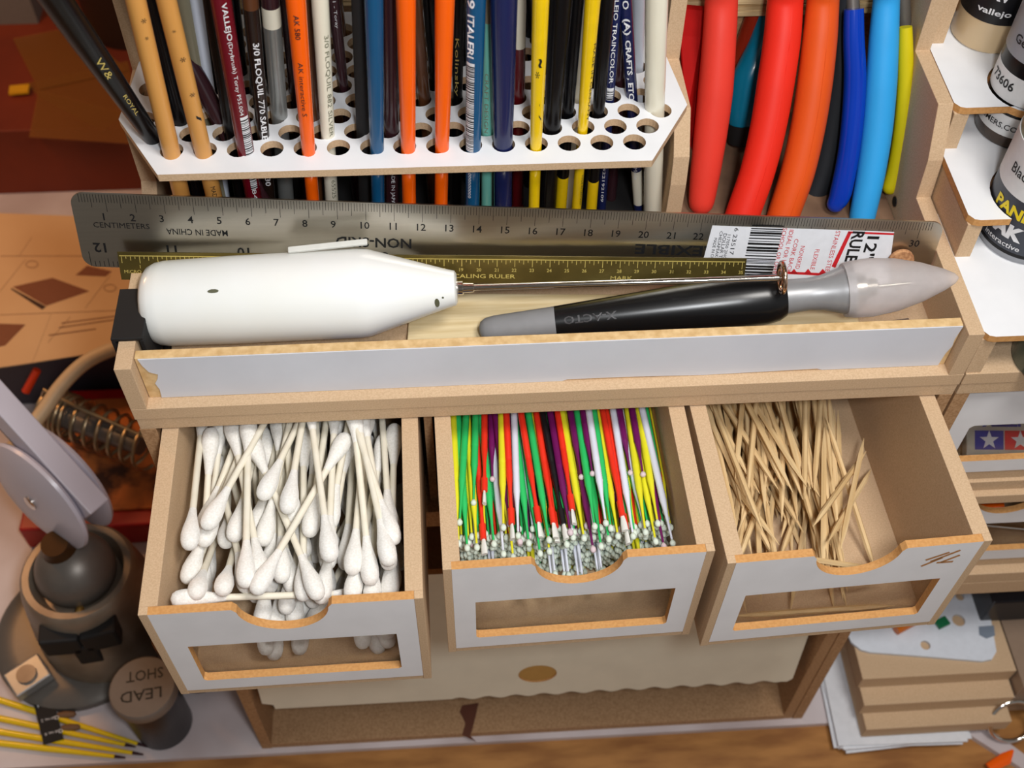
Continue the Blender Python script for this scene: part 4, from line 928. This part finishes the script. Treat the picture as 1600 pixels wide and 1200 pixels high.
# paint bottles ---------------------------------------------------
def bottle(label, c, prof, mats, names, texts=(), cat='paint bottle'):
    """prof: list of sections, each a list of (z, r) above c"""
    r = empty('paint_bottle', c, label, cat)
    for nm_, p_, m_ in zip(names, prof, mats): MB().lathe(p_, c, Z, 48).build(nm_, m_, r, smooth=40)
    vw = V(CAM.x-c.x, CAM.y-c.y, 0).normalized(); sd = V(-vw.y, vw.x, 0); sd = sd if sd.x > 0 else -sd
    gs = {}
    for s_, z_, R_0, h_, w_, m_, off, bold in texts:
        def f(x, y, z_=z_, R_0=R_0, off=off): th = off+x/(R_0+.1); return c+vw*((R_0+.1)*math.cos(th))+sd*((R_0+.1)*math.sin(th))+Z*(z_+y)
        gs.setdefault(s_, (MB(), m_))[0].text(s_, V(0, 0, 0), X, Y, h_, w_, bold, f=f)
    for g, m_ in gs.values(): g.build('label_print', m_, r)
    return r
SKIN = paint('flesh_paint', (206, 180, 142)); LBLK = mat('black_label', (18, 18, 22), .35); LWH = mat('white_label', (222, 222, 222), .4); LGR = mat('grey_label', (150, 152, 158), .4); LNV = mat('slate_label', (52, 56, 66), .35)
c = pz(1540, 52, 358); c = V(c.x, c.y, 358)
bottle('beige paint bottle with black label on the top white shelf', c, [[(0, 12.6), (.8, 13.4), (13, 13.5)], [(13, 13.62), (34, 13.62)], [(34, 13.4), (50, 13.4), (56, 9)], [(56, 8), (72, 5)]], [SKIN, LBLK, SKIN, BLK], ['bottle_base', 'label_band', 'shoulder', 'cap'],
       texts=(('vallejo', 17.5, 13.62, 3.2, 13, WINK, .0, .02), ('AV', 25.5, 13.62, 6, 9, WINK, .0, .04)))
bottle('black paint bottle with white and grey label, passing through the top white shelf', cB, [[(0, 13.2), (1, 14), (5.5, 14.1)], [(5.5, 14.25), (14, 14.25)], [(14, 14.1), (19.3, 14.1)], [(19.3, 14.25), (30, 14.25)], [(30, 14.1), (36, 14.1)], [(36, 14.25), (58, 14.25)], [(58, 14.1), (66, 10), (90, 8)]],
       [paint('dark_umber', (64, 48, 36)), LWH, BLK, LWH, BLK, LGR, BLK], ['bottle_base', 'lower_label', 'body', 'number_label', 'body', 'name_label', 'cap'],
       texts=(('PRIMERS.CO', 9.5, 14.3, 2.4, 18, INK, -.45, .01), ('73606', 25.5, 14.3, 3.8, 12, INK, -.75, .02), ('Germ.', 43, 14.3, 3.6, 12, INK, -.45, .02)))
GLASSG = paint('grey_green_paint', (124, 128, 106))
bottle('wash jar with black cap and dark label with yellow letters on the lowest white shelf', cD, [[(0, 16.4), (1, 17.2), (3, 17.2)], [(3, 17.35), (4.6, 17.35)], [(4.6, 17.4), (27, 17.4)], [(27, 17.4), (47, 17.4)], [(47, 17.1), (54, 16.6), (58, 14.6), (59, 12.5)], [(59, 14.8), (104, 14.2), (105, 13.2)]],
       [LGR, BLK, LNV, LWH, GLASSG, BLK], ['jar_base', 'rim_band', 'label_band', 'upper_label', 'shoulder', 'cap'],
       texts=(('PANEL', 21.5, 17.45, 5.0, 19, mat('yellow_print', (232, 206, 20), .4), -.30, .04), ('Black &', 36.5, 17.45, 4.2, 14, INK, -.42, .01), ('AK', 13, 17.45, 6.4, 12, WINK, -.28, .06), ('interactive', 7, 17.45, 2.2, 15, WINK, -.32, .01)))
c = pz(1640, 562, TOP); c = V(c.x, c.y, TOP)
bottle('dark teal paint jar on the deck under the lowest shelf', c, [[(0, 13.4), (1, 14), (18, 14)], [(18, 14), (19.5, 13)]], [paint('dark_teal', (18, 66, 60)), BLK], ['jar', 'cap'])

# ------------------------------------------------------------------ things on the bench at the right
mb = MB()
for k in range(6):
    a_ = .05*math.sin(k*2.3)+.02; cx, cy_ = 352+1.3*math.sin(k*1.7), 22+1.2*math.cos(k*2.1)
    e1 = V(math.cos(a_), math.sin(a_), 0); e2 = V(-math.sin(a_), math.cos(a_), 0)
    pg = MB(); pg.obox(V(cx, cy_, .35+k*1.1), e1, e2, Z, 72, 112, .9)
    tag(pg.build('paper_sheet', PAPER, origin=(cx, cy_, k*1.1-.1)), f'white paper pad under the fibreboard block, {("lowest", "second from the bottom", "third from the bottom", "fourth from the bottom", "fifth from the bottom", "topmost")[k]} of its stack', 'paper pad')
blk = empty('fibreboard_block', (375, 10, 7), 'stepped fibreboard block resting on the white papers at the lower right', 'block')
for z0, z1, yf, x0 in ((7.2, 18.5, -30, 329), (18.6, 30.5, -21, 327), (30.6, 42.5, -11, 325.5)):
    MB().box(x0, 410, yf, 60, z0, z1).build('board_layer', MDF, blk, bevel=.5)
MB().box(411, 470, -20, 60, 7.2, 42).build('taped_end', mat('taped_grey_brown', (150, 128, 110), .3), blk, bevel=.5)
pl = [pz(u, v, 44.6) for u, v in ((1322, 985), (1330, 1003), (1345, 1015), (1360, 1019), (1440, 1025), (1535, 1033), (1550, 1030), (1557, 1018), (1541, 925), (1480, 895), (1330, 930))]
hl = []
for u, v, r in ((1498, 969, 3.6), (1446, 1008, 2.7), (1500, 932, 2.4)):
    p = pz(u, v, 44.6); hl.append(circ(p.x, p.y, r, 20))
wp = plate('white_plastic_plate', [(p.x, p.y) for p in pl][::-1], hl, 1.8, V(0, 0, 44.6), X, Y, [mat('white_plastic', (222, 228, 238), .35), mat('white_plastic_edge', (200, 206, 216), .4)], origin=(360, 10, 43))
tag(wp, 'white plastic plate with round holes lying on the fibreboard block', 'plate')
mb = MB(); pp = [pz(u, v, 44.75) for u, v in ((1529, 979), (1553, 977), (1555, 993), (1541, 998), (1530, 992))]; mb.add(pp, [tuple(range(5))]); mb.v = [tuple(V(p)-V(360, 10, 43)) for p in mb.v]
o = mb.build('grey_paint_patch', mat('grey_patch', (122, 134, 150), .5)); o.parent = wp
tag(MB().obox(pz(1472, 973, 46.2), V(1, .4, 0).normalized(), V(-.4, 1, 0).normalized(), Z, 7, 5, 2).build('green_piece', mat('green_plastic', (20, 110, 70), .4), origin=pz(1468, 985, 45)), 'small green scrap on the white plastic plate under the right drawer', 'scrap')
tag(MB().tube([pz(1455, 918, 47.5), pz(1447, 945, 47.5), pz(1428, 970, 47.5), pz(1400, 985, 47.5)], 2.6, 12).build('orange_band', paint('dull_orange', (206, 108, 26)), smooth=60, origin=pz(1440, 950, 45)), 'orange curved strip on the white plastic plate beside the right drawer', 'strip')
tag(MB().box(398, 455, 18, 70, 42.7, 66).build('dark_box', mat('dark_box', (30, 32, 38), .35), origin=(420, 40, 43), bevel=1), 'dark glossy box on the fibreboard block at the right edge', 'box')
mb = MB(); P = V(413, -28, 13); mb.tube([P+(V(1, 0, 0)*math.cos(t)+V(0, .55, .83)*math.sin(t))*13 for t in [i*math.pi/16 for i in range(33)]], 1.4, 10)
tag(mb.build('metal_ring', CHROME, smooth=60, origin=P-V(0, 0, 13)), 'shiny metal ring at the right edge in front of the fibreboard block', 'ring')
mb = MB(); mb.tube([pz(1545, 1200, 1.5), pz(1572, 1185, 2.4), pz(1583, 1172, 3)], [2.6, 3.4, .6], 8, flat=.4)
tag(mb.build('orange_scrap', ORANGE, smooth=60, origin=pz(1572, 1185, 0)), 'orange plastic scrap on the desk at the lower right corner', 'scrap')

# ------------------------------------------------------------------ left background
vise = empty('ball_vise', (-92, 66, 0), 'grey cast metal ball-joint vise base with black wing knob on the bench at the left', 'vise')
c = V(-92.5, 62, 0)
MB().lathe([(6, 37), (12, 37.5), (30, 36), (50, 33.5), (64, 31.5), (70, 30), (71.5, 28.5), (71.5, 25), (66, 23), (60, 21)], c, Z, 56).build('socket', IRON, vise, smooth=40)
MB().lathe([(0, 48), (5, 48), (7, 45), (8, 36)], c+V(-16, -2, 0), Z, 60).build('foot', IRON2, vise, smooth=40)
bc = c+Z*73; MB().lathe([(-20*math.cos(t), max(.4, 21*math.sin(t))) for t in [i*math.pi/16 for i in range(17)]], bc, Z, 44).build('ball', IRON2, vise, smooth=60)
MB().tube([bc+V(-3, 2, 17), bc+V(-3, 1, 23), bc+V(-3, 0, 28)], [9.5, 7.5, 7], 20).build('neck', mat('bronze_neck', (84, 56, 30), .35, .6), vise, smooth=60)
kp = pz(130, 985, 52); kd = V(.12, -1, .0).normalized(); kr = kd.cross(Z)
mb = MB(); mb.lathe([(-14, 6), (3, 6.5)], kp, kd, 20)
for sg in (-1, 1): mb.obox(kp+kd*4+kr*sg*10+Z*2, (kr*sg+Z*.16).normalized(), Z, kd, 20, 17, 12)
mb.obox(kp+kd*5-Z*11, kr, Z, kd, 13, 20, 10); mb.build('wing_knob', BLACKM, vise, bevel=1.6)
P = pz(45, 1058, 12); MB().obox(P, V(.8, .6, 0).normalized(), V(-.6, .8, 0).normalized(), Z, 21, 17, 7).build('clamp_plate', mat('light_grey_metal', (150, 150, 150), .35, .5), vise, bevel=1)
MB().lathe([(0, 5.6), (1.6, 5.4)], P+Z*3.5, Z, 24).build('clamp_screw', IRON, vise, smooth=40)
MB().lathe([(0, 2.2), (3, 2.2), (4, 1.4)], bc+V(4, -20.5, -6), V(.1, -1, .4), 14).build('pin', mat('brass_pin', (190, 150, 80), .3, .8), vise, smooth=40)
# pale arm with two round cheeks
def cw(x, y, z): return (rt*x+up*y-fwd*z).normalized()
na = cw(-.58, -.56, .59); aa = V(0, 0, 1); P0 = pz(140, 785, 128); aa = cw(-.62, .76, .16); P1 = P0+aa*110; na = (na-aa*na.dot(aa)).normalized(); ba = aa.cross(na)
arm = empty('jointed_arm', P0-V(0, 0, 10), 'pale grey jointed arm with round cheeks rising from the ball vise at the left edge', 'arm')
MB().obox((P0+P1)/2+na*0, aa, ba, na, (P1-P0).length+10, 15, 12).build('arm_bar', ARMW, arm, bevel=.8)
dc = pplane(60, 776, P0+na*9, na)
MB().lathe([(-2.2, 33), (-.6, 34.5), (1.2, 34), (3.6, 27), (4.6, 12), (4.8, 2)], dc, na, 56).build('cheek', ARMW, arm, smooth=40)
MB().lathe([(-4.8, 2), (-4.6, 9), (-3.6, 25), (-1.2, 33), (.6, 34), (2.2, 32)], dc-na*17.5+V(0, 0, 0), na, 56).build('cheek', ARMW, arm, smooth=40)
MB().lathe([(4, 4.2), (5.6, 4.2), (6.4, 2.4)], dc, na, 20).build('pivot_bolt', CHROME, arm, smooth=40)
MB().obox((P0+P1)/2-aa*0+na*1-ba*16, aa, ba, na, (P1-P0).length-30, 9, 3).build('side_rail', mat('pale_brown_grey', (150, 136, 138), .4), arm, bevel=.5)
# canisters
c = V(-54.8, 2.5, 0)
cn = empty('film_canister', c, 'black film canister with grey lid hand-lettered for lead shot at the lower left', 'canister')
MB().lathe([(0, 14.6), (1, 15.4), (44, 15.6)], c, Z, 40).build('body', mat('black_canister', (26, 26, 30), .35), cn, smooth=40)
MB().lathe([(44, 16.8), (45, 17.2), (51, 17.2), (52, 16.4)], c, Z, 40).build('lid', mat('grey_lid', (128, 116, 106), .5), cn, smooth=40)
mb = MB(); dx = V(.98, .12, 0).normalized(); dy_ = V(-.12, .98, 0).normalized()
mb.text('SHOT', c+Z*52.1+V(.5, 6.5, 0), -dx, -dy_, 6, 19, .01); mb.text('LEAD', c+Z*52.1+V(0, -4.5, 0), -dx, -dy_, 6, 21, .01); mb.build('handwriting', INK, cn)
c2 = V(-38, 33, 0)
cn = empty('round_pot', c2, 'round pot with orange-brown lid behind the left drawer corner', 'pot')
MB().lathe([(0, 14), (45, 15)], c2, Z, 40).build('body', BLACKM, cn, smooth=40)
MB().lathe([(45, 16), (52, 16), (53, 15)], c2, Z, 40).build('lid', mat('brown_lid', (150, 92, 50), .5), cn, smooth=40)
# yellow-handled brushes in a black sleeve
ys = [((-60, 1075), (231, 1167), 'uppermost'), ((-60, 1110), (212, 1167), 'second'), ((-60, 1134), (224, 1179), 'third'), ((-60, 1154), (196, 1184), 'lowest')]
for k, (p0, p1, w_) in enumerate(ys):
    a_, b_ = pz(*p0, 2.2), pz(*p1, 2.0); dd = (b_-a_).normalized(); L = (b_-a_).length
    r = empty('slim_brush', a_, f'slim yellow-handled brush on the bench at the lower left, {w_} of the four', 'paint brush', 'slim yellow brushes')
    MB().lathe([(0, 1.9), (L*.5, 1.9), (L-6, 1.1)], a_, dd, 12).build('handle', YEL, r, smooth=50)
    MB().lathe([(L-6, 1.0), (L, .5)], a_, dd, 10).build('tip', MAROON, r, smooth=50)
mb = MB(); cc = [pz(u, v, 5) for u, v in ((52, 1097), (82, 1090), (99, 1154), (68, 1163))]; mb.quadslab(cc, Z, 1)
sl = mb.build('brush_sleeve', BLACKM, origin=pz(75, 1125, 4)); tag(sl, 'black card sleeve with white print lying across the slim yellow brushes', 'sleeve')
mb = MB(); e1 = (cc[0]-cc[3]).normalized(); e2 = (cc[1]-cc[0]).normalized()
for (u, v, s_) in ((70, 1101, 'flat no. 4'), (76, 1124, 'flat no. 2'), (82, 1145, 'flat no. 0')):
    P = pz(u, v, 5.08); mb.text(s_, P, -e2, -e1, 1.7, 8); mb.text('C', P+e2*4.5+e1*0, -e2, -e1, 2.4)
off = pz(75, 1125, 4); mb.v = [tuple(V(p)-off) for p in mb.v]; o = mb.build('sleeve_print', WINK); o.parent = sl
for k, (u, v) in enumerate(((84, 1094), (90, 1118), (97, 1138))):
    P = pz(u, v, 3); dd = (pz(u+25, v-2, 3)-P).normalized(); mb = MB(); mb.lathe([(0, 1.6), (4, 2.2), (9, 1.6), (10, .6)], P, dd, 12)
    tag(mb.build('bristle_tuft', mat('brown_bristle', (120, 86, 58), .7), smooth=60, origin=P), f'brown bristle tuft sticking out of the black card sleeve, {("upper", "middle", "lower")[k]} one', 'brush head')
# soldering stand: red base with stained top, coil holder, red upright
sb = empty('soldering_stand', (-95, 165, 0), 'red soldering stand with steel coil and stained tan pad behind the vise', 'stand')
MB().box(-150, -12, 118, 222, 0, 22).build('base', RED, sb, bevel=1.5)
MB().box(-140, -20, 128, 212, 22, 24.5).build('stained_pad', SPONGE, sb, bevel=.5)
a_, b_ = pz(78, 640, 62), pz(236, 702, 62); ax_ = (b_-a_).normalized(); e1 = (Z-ax_*ax_.z).normalized(); e2 = ax_.cross(e1); L = (b_-a_).length
pts = []; N = 260
for i in range(N):
    q = i/N; turns = 5*min(q/.35, 1)+6.5*max(0, (q-.35)/.65); s_ = L*(.22*min(q/.35, 1)+.78*max(0, (q-.35)/.65)); th = turns*2*math.pi
    pts.append(a_+ax_*s_+e1*(13.5*math.cos(th))+e2*(13.5*math.sin(th)))
MB().tube(pts, 1.15, 6).build('coil', SPRING, sb, smooth=60)
MB().tube([a_+e1*14, a_+ax_*4+e1*22, a_+ax_*25+e1*17, b_+e1*12], 1.2, 8).build('coil_arm', SPRING, sb, smooth=60)
MB().tube([a_-ax_*3, a_+ax_*18, b_-ax_*6], [7, 7.5, 6], 14).build('iron_barrel', IRON2, sb, smooth=60)
MB().tube([a_+ax_*6-e1*12, V(a_.x+6, a_.y, 24)], 2.2, 8).build('post', IRON2, sb, smooth=60)
q = [V(-66, 232, 24), V(-20, 226, 24), V(-16, 231, 92), V(-44, 236, 92)]
MB().quadslab(q, V(0, -1, 0), 3).build('red_upright', RED, sb)
tag(MB().tube([pz(140, 575, 46), pz(150, 560, 48), pz(170, 540, 50)][:2]+[pz(156, 545, 50)], 2, 8).build('small_dark_peg', IRON2, smooth=60, origin=pz(140, 575, 40)), 'small dark peg behind the coil', 'peg') if False else None
P = smooth_path([pz(20, 700, 82), pz(62, 650, 88), pz(98, 600, 96), pz(140, 562, 102), pz(200, 538, 106), pz(260, 530, 106)]); 
tag(MB().tube(P, 4.2, 14).build('beige_cable', BEIGE, smooth=60, origin=P[0]), 'beige cable curving from the arm behind the middle unit', 'cable')
tag(MB().tube([pz(40, 612, 50), pz(58, 578, 62)], 2.6, 10).build('red_stick', paint('orange_red', (214, 60, 24)), smooth=60, origin=pz(40, 612, 45)), 'short orange-red stick above the coil at the left', 'stick')
tag(MB().box(-215, -30, 228, 262, .1, 46).build('dark_tray', mat('dark_blue_grey', (52, 48, 58), .5), origin=(-120, 245, 0), bevel=1.5), 'dark grey tray between the coil stand and the instruction sheet', 'tray')
# instruction sheet
sz = 70.0
def q_(u, v): return pz(u, v, sz)
sc_ = [q_(-80, 330), q_(320, 345), q_(300, 500), q_(188, 545), q_(40, 568), q_(-80, 585)]
o_ = q_(60, 450)
mb = MB(); n_ = len(sc_); mb.add(sc_+[p-Z*.8 for p in sc_], [tuple(range(n_))[::-1], tuple(range(n_, 2*n_))]+[(i, (i+1) % n_, n_+(i+1) % n_, n_+i) for i in range(n_)])
for v_ in (): pass
sh = mb.build('instruction_sheet', SHEET, origin=o_); tag(sh, 'tan-lit instruction sheet with printed diagrams behind the vise', 'sheet')
def sp_(mbx, pts): mbx.add([pz(u, v, sz+.12)-o_ for u, v in pts], [tuple(range(len(pts)))])
mb = MB(); sp_(mb, [(20, 448), (82, 434), (140, 455), (72, 478)]); sp_(mb, [(-20, 505), (40, 507), (8, 540), (-20, 545)]); sp_(mb, [(118, 430), (136, 415), (175, 424), (165, 432)][:4])
sh2 = mb.build('printed_picture', mat('printed_brown', (128, 76, 50), .7)); sh2.parent = sh
mb = MB(); sp_(mb, [(18, 450), (72, 479), (66, 484), (17, 452)]); sh2 = mb.build('printed_shadow', mat('printed_dark', (62, 36, 26), .7)); sh2.parent = sh
mb = MB()
def ln(u0, v0, u1, v1, w_=.9):
    sp_(mb, [(u0, v0-w_/2), (u1, v1-w_/2), (u1, v1+w_/2), (u0, v0+w_/2)])
for l_ in ((0, 492, 190, 485), (50, 568, 80, 490), (133, 482, 172, 430), (0, 455, 40, 405), (0, 400, 130, 400), (30, 400, 50, 370), (75, 535, 110, 495)): ln(*l_, .8)
for l_ in ((92, 512, 190, 498), (76, 524, 150, 514), (96, 505, 180, 494)): ln(*l_, 1.8)
for u, v in ((50, 413), (172, 450)):
    for k in range(12):
        t0, t1 = k*math.pi/6, (k+1)*math.pi/6; sp_(mb, [(u+10*math.cos(t0), v+6*math.sin(t0)), (u+10*math.cos(t1), v+6*math.sin(t1)), (u+9*math.cos(t1), v+5*math.sin(t1)), (u+9*math.cos(t0), v+5*math.sin(t0))])
sh3 = mb.build('printed_lines', PENCIL); sh3.parent = sh
tag(MB().box(-330, -40, 264, 330, .1, sz-1).build('parts_box', mat('dim_box', (120, 84, 60), .6), origin=(-180, 340, 0), bevel=1), 'low box carrying the instruction sheet at the left', 'box')
# cardboard box with clear tape
cb = empty('cardboard_box', (-230, 470, 0), 'red-brown cardboard box with tan tape at the upper left', 'box')
MB().box(-420, -60, 432, 640, .1, 62).build('carton', CARD, cb, bevel=1)
def tp(pts, nm, z_): 
    mbx = MB(); p = [pz(u, v, z_) for u, v in pts]; mbx.add(p+[q-Z*.3 for q in p], [tuple(range(len(p)))[::-1], tuple(range(len(p), 2*len(p)))]); mbx.build(nm, TAPE, cb)
tp([(40, 130), (200, 95), (215, 160), (160, 205), (60, 150)], 'tape_strip', 62.6); tp([(60, 140), (190, 175), (210, 225), (45, 214)], 'tape_strip', 63.2); tp([(20, 60), (120, 40), (200, 110), (60, 140)], 'tape_strip', 63.8)
tag(MB().box(-330, -205, 560, 640, 62.2, 86).build('grey_packet', mat('grey_packet', (110, 100, 92), .5), origin=(-270, 600, 62)), 'grey packet on the cardboard box at the left edge', 'packet')
P = pz(30, 140, 66); tag(MB().obox(P, V(1, .1, 0).normalized(), V(-.1, 1, 0).normalized(), Z, 14, 9, 2).build('yellow_tag', mat('yellow_tag', (210, 150, 20), .5), origin=P), 'yellow label scrap on the cardboard box at the left edge', 'scrap')
tag(MB().lathe([(0, 38), (55, 38), (56, 36)], V(-128, 560, 62.5), Z, 40).build('dark_tin', mat('dark_brown_tin', (40, 22, 16), .4), smooth=40, origin=(-128, 560, 62.5)), 'dark round tin on the cardboard box behind the thick black brush', 'tin')

for o in C.scene.objects:
    if '_o' in o: del o['_o']
print('objects', len(C.scene.objects), 'swabs', n_s, 'picks', n_p)
